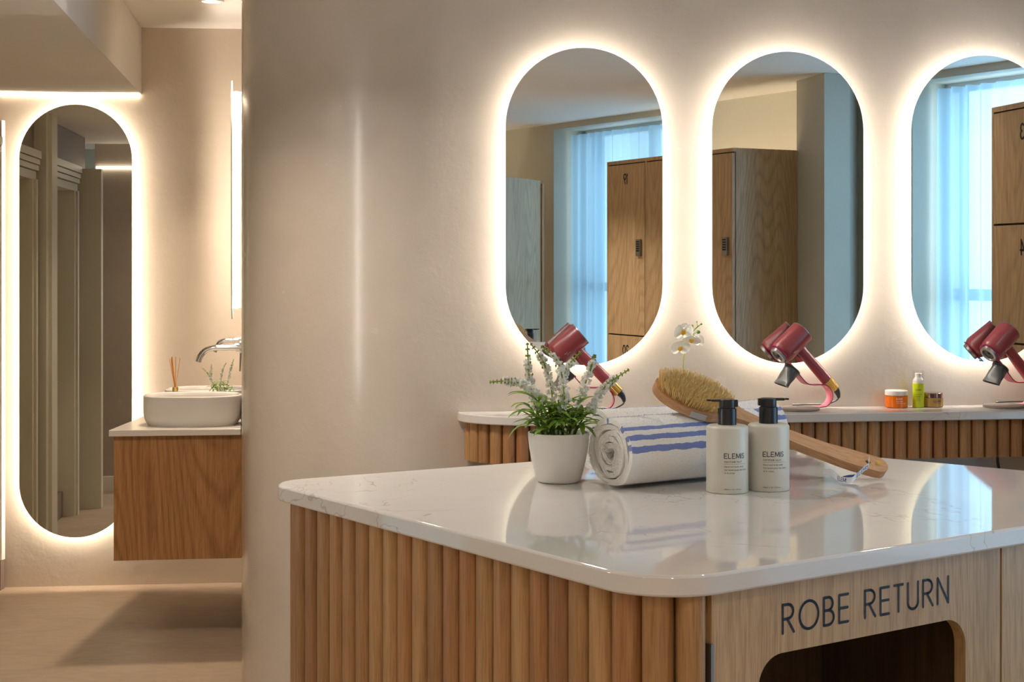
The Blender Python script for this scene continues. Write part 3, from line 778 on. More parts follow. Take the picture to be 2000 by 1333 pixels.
bm = NB(); prism(bm, [tuple(p) for p in sj]+[tuple(wl_(XRc, DEP-0.042)), tuple(wl_(XRc, 0.003))], ZI-0.132, ZI-0.026); obj('carcass', bm, M['oak_dark'], shelf, smooth=0)
bm = NB(); p_ = [P3(1948, 885, 4.46), P3(1949, 905, 4.50), P3(1953, 925, 4.52), P3(1962, 975, 4.53), P3(1960, 1100, 4.53)]
tube(bm, smooth_path(p_), 0.0045, 10); tag(obj('power_cable', bm, M['black']), 'black cable hanging down the wall below the fluted shelf', 'cable')

# ------------------------------------------------------------------ wash basin unit
ZW = 0.753
def oz(px, py): return onZ(px, py, ZW)
def bw_at(Y, g=0.004): t = (Y-BW0.y)/BWD.y; p = BW0+BWD*t+BWN*g; return p
A0 = oz(212, 841); A1 = Vector((-1.366, 6.05, 0)); B0 = bw_at(5.27); B1 = bw_at(6.05)
van = thing('basin_unit', 'wall-hung oak cabinet with white top carrying the wash basins', 'cabinet', ((A0.x+B0.x)/2, (A0.y+B1.y)/2, 0.31))
bm = NB(); prism(bm, [(A0.x, A0.y), (B0.x, B0.y), (B1.x, B1.y), (A1.x, A1.y)], ZW-0.022, ZW); obj('worktop', bm, M['solid_white'], van, smooth=0, bevel=0.002)
bm = NB(); prism(bm, [(A0.x+0.012, A0.y+0.02), (B0.x, B0.y+0.02), (B1.x, B1.y), (A1.x+0.012, A1.y)], 0.305, ZW-0.0225); obj('cabinet_body', bm, M['oak_vanity'], van, smooth=0, bevel=0.001)
def basin(loc, label):
    t = thing('wash_basin', label, 'basin', loc, 0.06, 'white basins on the oak unit')
    bm = NB(); n = 64; rx, ry = 0.170, 0.115
    def ring(sx, z, off=0):
        r = []
        for k in range(n):
            a = 2*PI*k/n; c, s = math.cos(a), math.sin(a)
            e = 2.6; rr = (abs(c)**e+abs(s)**e)**(-1/e)
            r.append(bm.verts.new(((rx*sx+off)*rr*c, (ry*sx+off)*rr*s, z)))
        return r
    prof = [(0.90, 0.0), (0.915, 0.003), (0.945, 0.010), (0.975, 0.020), (0.995, 0.034), (1.0, 0.050), (1.0, 0.100), (0.99, 0.104), (0.96, 0.105), (0.93, 0.102), (0.92, 0.09), (0.85, 0.05), (0.6, 0.03), (0.1, 0.025)]
    rs = [ring(*q) for q in prof]
    for a, b in zip(rs, rs[1:]):
        for k in range(n): bm.faces.new((a[k], a[(k+1) % n], b[(k+1) % n], b[k]))
    bm.faces.new(rs[0]); bm.faces.new(rs[-1])
    obj('bowl', bm, M['ceramic'], t, local=True, smooth=60)
    bm = NB(); lathe(bm, [(0.0, 0.026), (0.018, 0.026), (0.02, 0.031), (0.0, 0.032)], n=24); obj('waste_cap', bm, M['chrome'], t, local=True)
    return t
b1 = basin((-1.127, 5.427, ZW), 'white oval countertop basin nearest the front of the oak unit')
dup(b1, (-1.113, 5.70, ZW), 0.06, 'white countertop basin behind the reed diffuser, mostly hidden by the front basin')
def tap(Y, label, first=None):
    w = bw_at(Y, 0.001)
    zt2 = CAMZ+(HOR-679)/FPX*Y
    ang = math.atan2(BWN.y, BWN.x)
    if first:
        t = dup(first, (w.x, w.y, 1.030), ang, label); t.scale = (0.66, 1, 0.85); return t
    t = thing('wall_tap', label, 'tap', (w.x, w.y, 1.019), ang, 'wall-mounted basin taps')
    bm = NB(); pts = smooth_path([(0.0, 0, 0), (0.06, 0, 0), (0.10, 0, -0.001), (0.128, 0, -0.010), (0.146, 0, -0.030), (0.153, 0, -0.050)], 8)
    tube(bm, pts, 0.0105, 20); obj('spout', bm, M['chrome'], t, local=True)
    bm = NB(); lathe(bm, [(0.0, 0), (0.024, 0), (0.024, 0.008), (0.014, 0.009), (0.014, 0.022), (0.0, 0.022)], axis=(1, 0, 0), n=32); obj('wall_plate', bm, M['chrome'], t, local=True)
    bm = NB(); tube(bm, [(0.004, -0.001, -0.02), (0.007, -0.002, -0.085)], [0.004, 0.003], 10); obj('lever', bm, M['chrome'], t, local=True)
    return t
t1_ = tap(5.50, 'chrome wall-mounted tap with curved spout over the front basin')
tap(5.79, 'chrome wall tap set further back, its spout tip under the front spout', t1_)
# reed diffuser
df = P3(343, 764, 5.56)
dif = thing('reed_diffuser', 'reed diffuser with orange sticks and brass cap beside the front basin', 'diffuser', (df.x, df.y-0.005, ZW))
bm = NB(); lathe(bm, [(0.0, 0), (0.017, 0), (0.018, 0.003), (0.018, 0.09), (0.010, 0.100), (0.010, 0.104), (0.0, 0.104)], n=32); obj('glass_bottle', bm, M['amber'], dif, local=True)
bm = NB(); lathe(bm, [(0.0, 0.1045), (0.0105, 0.1045), (0.0105, 0.119), (0.009, 0.120), (0.0, 0.120)], n=32); obj('brass_cap', bm, M['brass'], dif, local=True)
for (tx, ty) in ((-0.022, 0.0), (-0.017, 0.004), (-0.013, -0.004), (-0.012, 0.003), (0.001, 0.002), (0.018, -0.002)):
    bm = NB(); tube(bm, [(tx*0.05, ty*0.05, 0.118), (tx, ty, 0.226+0.004*math.sin(tx*900))], 0.0012, 6); obj('reed', bm, M['stick'], dif, local=True)

# ------------------------------------------------------------------ flowering pot plants
def leaf(bm, base, direction, length, width, droop, n=7):
    d = Vector(direction).normalized(); side = d.cross(Vector((0, 0, 1)))
    side = side.normalized() if side.length > 1e-3 else Vector((1, 0, 0))
    p = Vector(base); prev = None
    for i in range(n+1):
        t = i/n; w = width*math.sin(PI*min(1, t*0.93+0.05))**0.75*0.5
        if i == n: w = width*0.02
        up = side.cross(d).normalized()
        row = [bm.verts.new(p-side*w+up*w*0.35), bm.verts.new(p), bm.verts.new(p+side*w+up*w*0.35)]
        if prev:
            bm.faces.new((prev[0], prev[1], row[1], row[0])); bm.faces.new((prev[1], prev[2], row[2], row[1]))
        prev = row; d = (d+Vector((0, 0, -droop/n))).normalized(); p = p+d*(length/n)
def flower_plant(name, label, cat, loc, spikes, tufts, sc, seed, pot_prof, soil_r, soil_z, leaf_len=0.05, white=1.0):
    rnd = random.Random(seed); t = thing(name, label, cat, loc)
    bm = NB(); lathe(bm, pot_prof, n=64, close=False); obj('plant_pot', bm, M['pot'], t, local=True, smooth=50, label='smooth matt white pot')
    bm = NB(); lathe(bm, [(0.0, soil_z-0.004), (soil_r, soil_z-0.004), (soil_r, soil_z), (0.0, soil_z+0.003)], n=32); obj('soil', bm, M['soil'], t, local=True)
    for (x, y, z, nl, ll) in tufts:
        bm = NB(); b0 = Vector((x*0.55, y*0.55, soil_z)); top = Vector((x, y, z))
        tube(bm, [b0, (b0+top)/2+Vector((0, 0, 0.003)), top], 0.0011*sc+0.0003, 6)
        for k in range(nl):
            a = 2*PI*k/nl+rnd.uniform(-0.4, 0.4); el = rnd.uniform(0.35, 1.5)
            q = b0.lerp(top, rnd.uniform(0.45, 1.0))
            leaf(bm, q, (math.cos(a), math.sin(a)*0.9, el), ll*rnd.uniform(0.75, 1.2), ll*0.19, rnd.uniform(0.7, 1.9))
        obj('leaf_tuft', bm, M['leaf'], t, local=True, smooth=80, recalc=False)
    for pts, y0 in spikes:
        path_ = smooth_path([(x, y0+0.3*y0*i/len(pts), z) for i, (x, z) in enumerate(pts)], 10)
        bm = NB(); tube(bm, path_, [0.0012*sc]*len(path_), 6)
        n = len(path_); L_ = sum((b-a).length for a, b in zip(path_, path_[1:]))
        cum = 0; wb_ = NB(); i0 = int(n*0.62)
        for i in range(i0, n, 2):                                    # green buds towards the tip
            f = (i-i0)/(n-i0); r = (0.0042*(1-f)+0.0014)*sc
            for k in range(4):
                a = i*2.4+k*PI/2; dd = Vector((math.cos(a), math.sin(a), 0.5)); s_, u_ = frame_of(path_[i]-path_[max(0, i-1)])
                q = path_[i]+(s_*math.cos(a)+u_*math.sin(a))*r
                ball(bm, q, (0.0011+0.0007*(1-f))*sc, (1, 1, 1.5), 0)
        j0, j1 = int(n*0.20), int(n*0.80)
        for i in range(j0, j1):
            f = (i-j0)/(j1-j0); cnt = int(5.6*white)
            for k in range(cnt):
                a = rnd.uniform(0, 2*PI); s_, u_ = frame_of(path_[i]-path_[max(0, i-1)])
                r = rnd.uniform(0.002, 0.0095*(1-0.45*f))*sc
                q = path_[i].lerp(path_[min(n-1, i+1)], rnd.random())+(s_*math.cos(a)+u_*math.sin(a))*r
                petal_cluster(wb_, q, 0.0036*sc*rnd.uniform(0.7, 1.25), rnd)
        sp_ = obj('flower_spike', bm, M['bud'], t, local=True, smooth=60)
        obj('blossoms', wb_, M['petal'], sp_, local=True, smooth=0, recalc=False)
    return t
def ball(bm, c, r, sc=(1, 1, 1), sub=1):
    res = bmesh.ops.create_icosphere(bm, subdivisions=max(1, sub), radius=r)
    for v in res['verts']: v.co = Vector((v.co.x*sc[0], v.co.y*sc[1], v.co.z*sc[2]))+Vector(c)
    return res['verts']
def petal_cluster(bm, c, r, rnd):
    for k in range(3):
        n = Vector((rnd.uniform(-1, 1), rnd.uniform(-1, 1), rnd.uniform(-1, 1))).normalized(); s, u = frame_of(n)
        o = c+n*r*0.3
        vs = [bm.verts.new(o+s*r*math.cos(a)*q+u*r*math.sin(a)*q+n*r*h) for a, q, h in ((0, 1, 0.3), (1.2, 0.85, -0.1), (2.3, 1.0, 0.35), (3.4, 0.8, 0), (4.3, 1, 0.3), (5.4, 0.85, -0.1))]
        ce_ = bm.verts.new(o-n*r*0.25)
        for i in range(6): bm.faces.new((vs[i], vs[(i+1) % 6], ce_))
PY = 2.955; pk = PY/FPX
def pp(px, py): return ((px-1091)*pk, (943.5-py)*pk)
SPK = [([(1060, 845), (1051, 780), (1020, 752), (990, 746), (956, 748)], -0.012), ([(1065, 845), (1040, 780), (1033, 730), (1030, 672)], 0.01),
       ([(1080, 845), (1078, 770), (1064, 715), (1036, 674)], 0.02), ([(1095, 845), (1102, 780), (1089, 708), (1056, 677)], -0.02),
       ([(1098, 845), (1099, 780), (1104, 728), (1135, 690)], 0.005), ([(1110, 845), (1136, 775), (1155, 722), (1163, 696)], 0.015),
       ([(1120, 845), (1152, 800), (1172, 768), (1195, 745), (1228, 723)], -0.012)]
TUF = [(1038, 800, 0.01), (1052, 785, -0.02), (1072, 792, 0.02), (1090, 782, -0.015), (1106, 788, 0.0), (1127, 797, 0.02), (1142, 812, -0.02), (1058, 822, -0.03), (1078, 826, -0.035), (1100, 828, -0.035), (1122, 824, -0.03), (1045, 828, 0.0), (1136, 830, 0.0), (1090, 805, 0.025), (1066, 806, -0.025), (1116, 808, -0.025)]
pprof = [(0.0, 0.0), (0.036, 0.0), (0.0405, 0.002), (0.044, 0.008), (0.051, 0.035), (0.0565, 0.065), (0.0585, 0.085), (0.0588, 0.0945), (0.0580, 0.0958), (0.0562, 0.0952), (0.0555, 0.085), (0.050, 0.06), (0.0, 0.055)]
ppos = Vector(((1091-1000)/FPX*PY, PY, ZI))
flower_plant('potted_plant', 'white pot with green leaves and white flower spikes on the island', 'plant', ppos,
             [([pp(*q) for q in s], y) for s, y in SPK], [(*[pp(a, b)[0]], y, pp(a, b)[1], 7, 0.060) for a, b, y in TUF], 1.15, 3, pprof, 0.0553, 0.085)
sp_p = P3(430, 764, 5.565); kk = 5.565/FPX
def p2(px, py): return ((px-430)*kk, CAMZ+(HOR-py)*kk-ZW)
S2 = [([(425, 766), (416, 748), (408, 732), (395, 719)], 0.0), ([(428, 766), (414, 745), (412, 728), (412, 712)], 0.008), ([(433, 766), (431, 748), (434, 725), (442, 709)], 0.0), ([(438, 766), (446, 740), (450, 720), (456, 702)], 0.006)]
T2 = [(412, 754, 0.0), (420, 750, 0.005), (430, 752, -0.006), (437, 745, 0.004), (446, 755, 0.0), (454, 758, 0.005), (425, 758, -0.008), (441, 757, -0.008)]
flower_plant('basin_plant', 'small green plant with pale flower spikes behind the front basin', 'plant', (sp_p.x, sp_p.y, ZW),
             [([p2(*q) for q in s], y) for s, y in S2], [(p2(a, b)[0], y, p2(a, b)[1], 8, 0.028) for a, b, y in T2], 0.75, 5,
             [(0.0, 0.0), (0.018, 0.0), (0.021, 0.004), (0.027, 0.05), (0.028, 0.10), (0.0265, 0.10), (0.024, 0.06), (0.0, 0.05)], 0.0265, 0.094, white=0.6)

# ------------------------------------------------------------------ towels
def towel(name, E, label, seed, length=0.345, ax_deg=33.0, R=0.068, first=None):
    rnd = random.Random(seed)
    a = math.radians(ax_deg)
    t = thing(name, label, 'towel', (E.x, E.y, ZI), a, 'rolled striped towels')     # local x runs along the roll, -y faces the camera
    bm = NB(); uvl = bm.loops.layers.uv.new('UVMap')
    turns = 4.75; th = 0.0102; nu, nv = 330, 64; ps = (R-0.012)/turns
    def pos(k, v, side):                                   # k 0..1 from the outer end inwards
        an = math.radians(-95)+k*turns*2*PI; r = R-ps*turns*k
        r += (0.5 if side else -0.5)*th
        wob = (0.0024+0.0016*max(0, 1-v*12))*noise.noise(Vector((k*34, v*2.2, seed)))+0.0012*noise.noise(Vector((k*90, v*9, seed+3)))
        r += wob
        y, z = -math.cos(an)*r, math.sin(an)*r
        z = z*0.975
        if z < -0.052: z = -0.052-(abs(z)-0.052)*0.45       # it settles on its underside
        x = v*length+0.010*noise.noise(Vector((k*14, 0, seed)))*(1 if v < 0.5 else -1)*(0.4+0.6*abs(v-0.5)*2)
        x -= 0.010*(1-k)*0 
        return Vector((x, y, z+0.064))
    grid = {}
    for side in (0, 1):
        for i in range(nu+1):
            for j in range(nv+1): grid[(side, i, j)] = bm.verts.new(pos(i/nu, j/nv, side))
    def face(vs, us):
        f = bm.faces.new(vs)
        for lp, u in zip(f.loops, us): lp[uvl].uv = u
    for side in (0, 1):
        for i in range(nu):
            for j in range(nv):
                q = ((i, j), (i+1, j), (i+1, j+1), (i, j+1)); face([grid[(side, *p)] for p in q], [(p[0]/nu*turns, p[1]/nv) for p in q])
    for i in range(nu):
        for j in (0, nv):
            face([grid[(0, i, j)], grid[(0, i+1, j)], grid[(1, i+1, j)], grid[(1, i, j)]], [(i/nu*turns, j/nv)]*4)
    for j in range(nv):
        for i in (0, nu):
            face([grid[(0, i, j)], grid[(0, i, j+1)], grid[(1, i, j+1)], grid[(1, i, j)]], [(i/nu*turns, j/nv)]*4)
    bmesh.ops.recalc_face_normals(bm, faces=bm.faces)
    def tuft(p, n, u):
        s, q = frame_of(n); b = rnd.uniform(0, 2*PI); d = (s*math.cos(b)+q*math.sin(b))
        tip = p+n*rnd.uniform(0.0008, 0.0020)+d*rnd.uniform(-0.0012, 0.0012)
        f = bm.faces.new([bm.verts.new(p-d*0.0005), bm.verts.new(p+d*0.0005), bm.verts.new(tip)])
        for lp in f.loops: lp[uvl].uv = u
    for _ in range(11000):                                 # terry loops on the outer turn
        k = rnd.random()/turns*0.86; v_ = rnd.random(); p = pos(k, v_, 1)
        n = (pos(k, v_, 1)-Vector((p.x, 0, 0.064))).normalized(); tuft(p, n, (k*turns, v_))
    for _ in range(4000):                                  # and on the rolled end
        k = rnd.random()**0.7; sd = rnd.random(); p = pos(k, 0, 1).lerp(pos(k, 0, 0), sd); tuft(p, Vector((-1, 0, 0)), (k*turns, 0))
    obj('towel_roll', bm, M['terry'], t, local=True, smooth=70, recalc=False)
    return t
E1 = Vector((0.184, 2.885, 0))
towel('rolled_towel', E1, 'rolled white towel with blue stripes right behind the two pump bottles', 1)
ax1 = Vector((math.cos(math.radians(33)), math.sin(math.radians(33)), 0)); pr1 = Vector((-ax1.y, ax1.x, 0))
E2 = E1+pr1*0.142+ax1*0.072
towel('rolled_towel', E2, 'rolled striped towel at the back, between the striped front roll and the wall shelf', 2, length=0.45)

# ------------------------------------------------------------------ body brush
tip_end = Vector((0.735*2.98/3.0, 2.98, 0.925))       # handle end on the worktop
head_end = P3(1280, 745, 2.975)
xax = (tip_end-head_end); BL = xax.length; xax.normalize()
back = Vector((0, 1, 0)); n0 = xax.cross(back).normalized()
if n0.z < 0: n0 = -n0
yv = n0.cross(xax).normalized()                       # horizontal, pointing away
if yv.y < 0: yv = -yv
al = math.radians(33); nb = (n0*math.cos(al)-yv*math.sin(al)).normalized(); yb = (yv*math.cos(al)+n0*math.sin(al)).normalized()
BM_ = Matrix((xax, yb, nb)).transposed().to_4x4()
def bpt(u, v, w): return head_end+xax*u+yb*v+nb*w
brush = thing('bath_brush', 'wooden long-handled body brush with natural bristles leaning on the rolled towels', 'brush', (tip_end.x, tip_end.y, ZI))
hl, hw = 0.160, 0.047                                  # head length, half width
prof = []
def halfw(u):
    if u < hl*0.5: q = (u-hl*0.5)/(hl*0.5); return hw*math.sqrt(max(0, 1-abs(q)**2.2))
    pts_ = [(hl*0.5, hw), (hl*0.7, hw*0.94), (hl*0.88, hw*0.72), (hl*1.02, 0.023), (hl*1.15, 0.0165), (hl*1.4, 0.0150), (BL*0.72, 0.0185), (BL*0.86, 0.0225), (BL*0.95, 0.0225), (BL*0.985, 0.015), (BL, 0.0)]
    for (a_, b_), (c_, d_) in zip(pts_, pts_[1:]):
        if a_ <= u <= c_: t_ = (u-a_)/(c_-a_); t_ = t_*t_*(3-2*t_); return b_+(d_-b_)*t_
    return 0
us = [hl*0.5*(1-math.cos(PI*k/28)) for k in range(15)]+[hl*0.5+(BL-0.012-hl*0.5)*k/44 for k in range(1, 45)]+[BL-0.012+0.012*math.sin(PI/2*k/6) for k in range(1, 7)]
us = sorted(set(round(u, 5) for u in us))
def hwid(u):
    if u > BL-0.022: return 0.0225*math.sqrt(max(0, 1-((u-(BL-0.022))/0.022)**2))
    return halfw(u)
up_ = [(u, hwid(u)) for u in us]; outl = up_+[(u, -w) for u, w in reversed(up_) if w > 1e-4]
def bend(u): return 0.010*math.sin(PI*max(0, (u-hl)/(BL-hl)))*-1.0 if u > hl else 0.0
hole = arc(BL-0.040, -0.002, 0.0055, 0.0055, 0, 360, 16)[:-1]
bm = NB(); plate(bm, [outl, hole], -0.018, 0.0, lambda u, v, d: bpt(u, v, d+bend(u)))
obj('wooden_body', bm, M['beech'], brush, smooth=40, bevel=0.0035)
bm = NB(); rnd = random.Random(4)
def bristle(b, tp, w):
    vs = [bm.verts.new(b+xax*w), bm.verts.new(b-xax*w*0.5+yb*w), bm.verts.new(b-xax*w*0.5-yb*w)]
    ve = [bm.verts.new(tp+xax*w*.5), bm.verts.new(tp-xax*w*0.3+yb*w*.5), bm.verts.new(tp-xax*w*0.3-yb*w*.5)]
    for k in range(3): bm.faces.new((vs[k], vs[(k+1) % 3], ve[(k+1) % 3], ve[k]))
    bm.faces.new(ve)
gu = 0.010
row_ = 0
while gu < hl-0.010:
    gv = -hw+(0.0018 if row_ % 2 else 0)
    while gv < hw:
        q = ((gu-hl*0.49)/(hl*0.455))**2+(gv/(hw*0.88))**2
        if q < 1:
            cx = Vector(((gu-hl*0.49)/(hl*0.45), gv/(hw*0.87))); lean = 0.003+0.006*q
            lx, ly, hh_ = rnd.uniform(-.0018, .0018), rnd.uniform(-.0018, .0018), rnd.uniform(0.0195, 0.0225)
            for _ in range(8):
                b = bpt(gu+rnd.uniform(-.0008, .0008), gv+rnd.uniform(-.0008, .0008), 0.0)
                bristle(b, bpt(gu+cx.x*lean+lx+rnd.uniform(-.0019, .0019), gv+cx.y*lean+ly+rnd.uniform(-.0019, .0019), hh_+rnd.uniform(-.0016, .0016)), 0.00042)
        gv += 0.0036
    gu += 0.0034; row_ += 1
obj('bristles', bm, M['bristle'], brush, smooth=0, kind='stuff', recalc=False)
# grey paper tag on the side of the head
bm = NB(); prev = None
for k in range(7):
    u = hl*0.50+0.032*k/6; w = hwid(u)+0.0008
    row = [bm.verts.new(bpt(u, -w-0.0004, -0.0165)), bm.verts.new(bpt(u, -w-0.0004, -0.002))]
    if prev: bm.faces.new((prev[0], row[0], row[1], prev[1]))
    prev = row
obj('paper_tag', bm, M['grey_tag'], brush, smooth=0, recalc=False, label='small grey tag')
# yellow emblem by the handle end
bm = NB(); ec, ev = BL-0.020, 0.001
for a_, b_ in zip(arc(0, 0, 0.0055, 0.0062, 0, 360, 24), arc(0, 0, 0.0055, 0.0062, 0, 360, 24)[1:]):
    vs = [bm.verts.new(bpt(ec+x*s_, ev+y*s_, 0.0006)) for (x, y), s_ in ((a_, 1), (b_, 1), (b_, 0.8), (a_, 0.8))]; bm.faces.new(vs)
for o_ in (-0.0020, 0.0, 0.0020):
    vs = [bm.verts.new(bpt(ec+o_+q[0], ev+q[1], 0.0007)) for q in ((-0.0006, -0.0036), (0.0006, -0.0036), (0.0006, 0.0036), (-0.0006, 0.0036))]; bm.faces.new(vs)
obj('emblem', bm, M['yellow_mark'], brush, smooth=0, recalc=False, label='small round yellow mark')
# ribbon loop through the hole
def rib_px(px, py, Y): return P3(px, py, Y)
rp = [(1709, 917, 2.962), (1698, 914.5, 2.950), (1686, 922, 2.930), (1676, 932, 2.915), (1664, 938, 2.910), (1650, 938.5, 2.915), (1640, 936, 2.93), (1632, 931, 2.945), (1622, 924, 2.955), (1608, 921.5, 2.96)]
cp = smooth_path([bpt(BL-0.041, -0.001, -0.004), bpt(BL-0.043, -0.003, 0.0060)]+[rib_px(1697, 909, 2.945), rib_px(1688, 916, 2.935), rib_px(1679, 925, 2.927), rib_px(1670, 932.5, 2.92)]+[rib_px(*q) for q in rp[4:]], 8)
def strip(bm, pts, wid, wdir, mi=0, off=0.0):
    prev = None
    for i, p in enumerate(pts):
        w = wdir(i/(len(pts)-1)).normalized()*wid/2
        row = (bm.verts.new(p-w), bm.verts.new(p+w))
        if prev: bm.faces.new((prev[0], row[0], row[1], prev[1])).material_index = mi
        prev = row
wd1 = lambda f: Vector((0.35-0.3*f, 0.25, 1.0))
zmin = ZI+0.0058
for q in cp: q.z = max(q.z, zmin+0.0005)
bm = NB(); strip(bm, cp, 0.0112, wd1)
rb = obj('ribbon', bm, M['ribbon'], brush, smooth=80, recalc=False, label='white ribbon loop with navy lettering')
bm = NB(); back_p = smooth_path([bpt(BL-0.041, 0.0, -0.019), bpt(BL-0.050, -0.010, -0.022), rib_px(1672, 931, 2.955), rib_px(1655, 934, 2.945), rib_px(1641, 937.5, 2.935)], 8)
for q in back_p: q.z = max(q.z, zmin+0.0005)
strip(bm, back_p, 0.0105, lambda f: Vector((0.1, 0.3, 1.0))); obj('ribbon_back', bm, M['navy'], brush, smooth=80, recalc=False, label='navy underside of the ribbon')
cl = [0.0]
for a_, b_ in zip(cp, cp[1:]): cl.append(cl[-1]+(b_-a_).length)
def ribbon_pt(s, v):
    s = min(max(s, 0), cl[-1]-1e-6)
    for i in range(len(cp)-1):
        if s <= cl[i+1]:
            f = (s-cl[i])/(cl[i+1]-cl[i]); p = cp[i].lerp(cp[i+1], f); w = wd1((i+f)/(len(cp)-1)).normalized()
            tdir = (cp[i+1]-cp[i]).normalized(); nn = tdir.cross(w).normalized()
            if nn.y > 0: nn = -nn
            return p+w*v+nn*0.0004
for s0_, wrd in ((0.083, 'eLeMIS'), (0.140, 'eLeM')):
    bm = NB(); stroke_text(bm, wrd, 0.0070, 0.0011, lambda u, v: ribbon_pt(s0_-u, v-0.0035), gap=0.30, xs=1.25)
    obj('ribbon_lettering', bm, M['navy'], rb, smooth=0, recalc=False)

# ------------------------------------------------------------------ pump bottles
def pump_bottle(loc, rz, label, turn):
    t = thing('pump_bottle', label, 'bottle', loc, 0, 'cream pump bottles')
    r = 0.0385
    bm = NB(); lathe(bm, [(0.0, 0.0), (r-0.002, 0.0), (r-0.0005, 0.0008), (r, 0.003), (r, 0.1175), (r-0.001, 0.1205), (r-0.004, 0.1225), (0.0175, 0.1235), (0.0, 0.1235)], n=72); b = obj('bottle_body', bm, M['cream'], t, local=True, smooth=40)
    bm = NB(); lathe(bm, [(0.0172, 0.1236), (0.0172, 0.1515), (0.0165, 0.1535), (0.0, 0.1535)], n=40); obj('pump_collar', bm, M['black'], t, local=True, smooth=40)
    bm = NB(); lathe(bm, [(0.0147, 0.154), (0.0150, 0.155), (0.0150, 0.1685), (0.0135, 0.1700), (0.0, 0.1702)], n=40)
    obj('pump_head', bm, M['black'], t, local=True, smooth=40)
    bm = NB(); s = turn
    for i_, (x0_, x1_, hw_, zb_, zt_2) in enumerate(((0.010, 0.030, 0.0062, 0.1655, 0.1700), (0.030, 0.038, 0.0050, 0.1665, 0.1698))):
        box(bm, *(sorted((s*x0_, s*x1_))), -hw_, hw_, zb_, zt_2)
    box(bm, *(sorted((-s*0.0195, -s*0.010))), -0.0055, 0.0055, 0.156, 0.1693)
    obj('pump_nozzle', bm, M['black'], t, local=True, smooth=0, bevel=0.0015)
    def wrap(a0, z0, dr=0.00025):
        def f(u, v): a = a0+u/r-PI/2; return (math.cos(a)*(r+dr), math.sin(a)*(r+dr), z0+v)
        return f
    a0 = rz; bm = NB()
    stroke_text(bm, 'eLeMIS', 0.0085, 0.00125, wrap(a0, 0.0655), gap=0.26, xs=1.20)
    font_text(bm, 'MAYFAIR No.9', 0.0033, wrap(a0, 0.0575), xs=1.12)
    f = wrap(a0, 0.0550)
    for k in range(20):
        u0, u1 = 0.044*k/20, 0.044*(k+1)/20; bm.faces.new([bm.verts.new(f(*q)) for q in ((u0, 0), (u1, 0), (u1, 0.0003), (u0, 0.0003))])
    font_text(bm, 'Hand and body wash', 0.0030, wrap(a0, 0.0490), xs=1.05); font_text(bm, 'Gel lavant pour les mains', 0.0030, wrap(a0, 0.0432), xs=1.05)
    font_text(bm, 'et le corps', 0.0030, wrap(a0, 0.0375), xs=1.05)
    obj('bottle_print', bm, M['ink'], b, local=True, smooth=0, recalc=False)
    bm = NB(); font_text(bm, '300ml \u212e 10.1 US fl.oz', 0.0026, wrap(a0, 0.0078), xs=1.0); obj('volume_print', bm, M['ink'], b, local=True, smooth=0, recalc=False)
    return t
pb1 = onZ(1420.3, 960.5, ZI); pb2 = onZ(1500.8, 956.5, ZI)
pump_bottle((pb1.x, pb1.y, ZI), math.radians(-16), 'cream pump bottle on the island with its black nozzle pointing left', -1)
pump_bottle((pb2.x, pb2.y, ZI), math.radians(-24), 'cream pump bottle on the island with its black nozzle pointing right', 1)

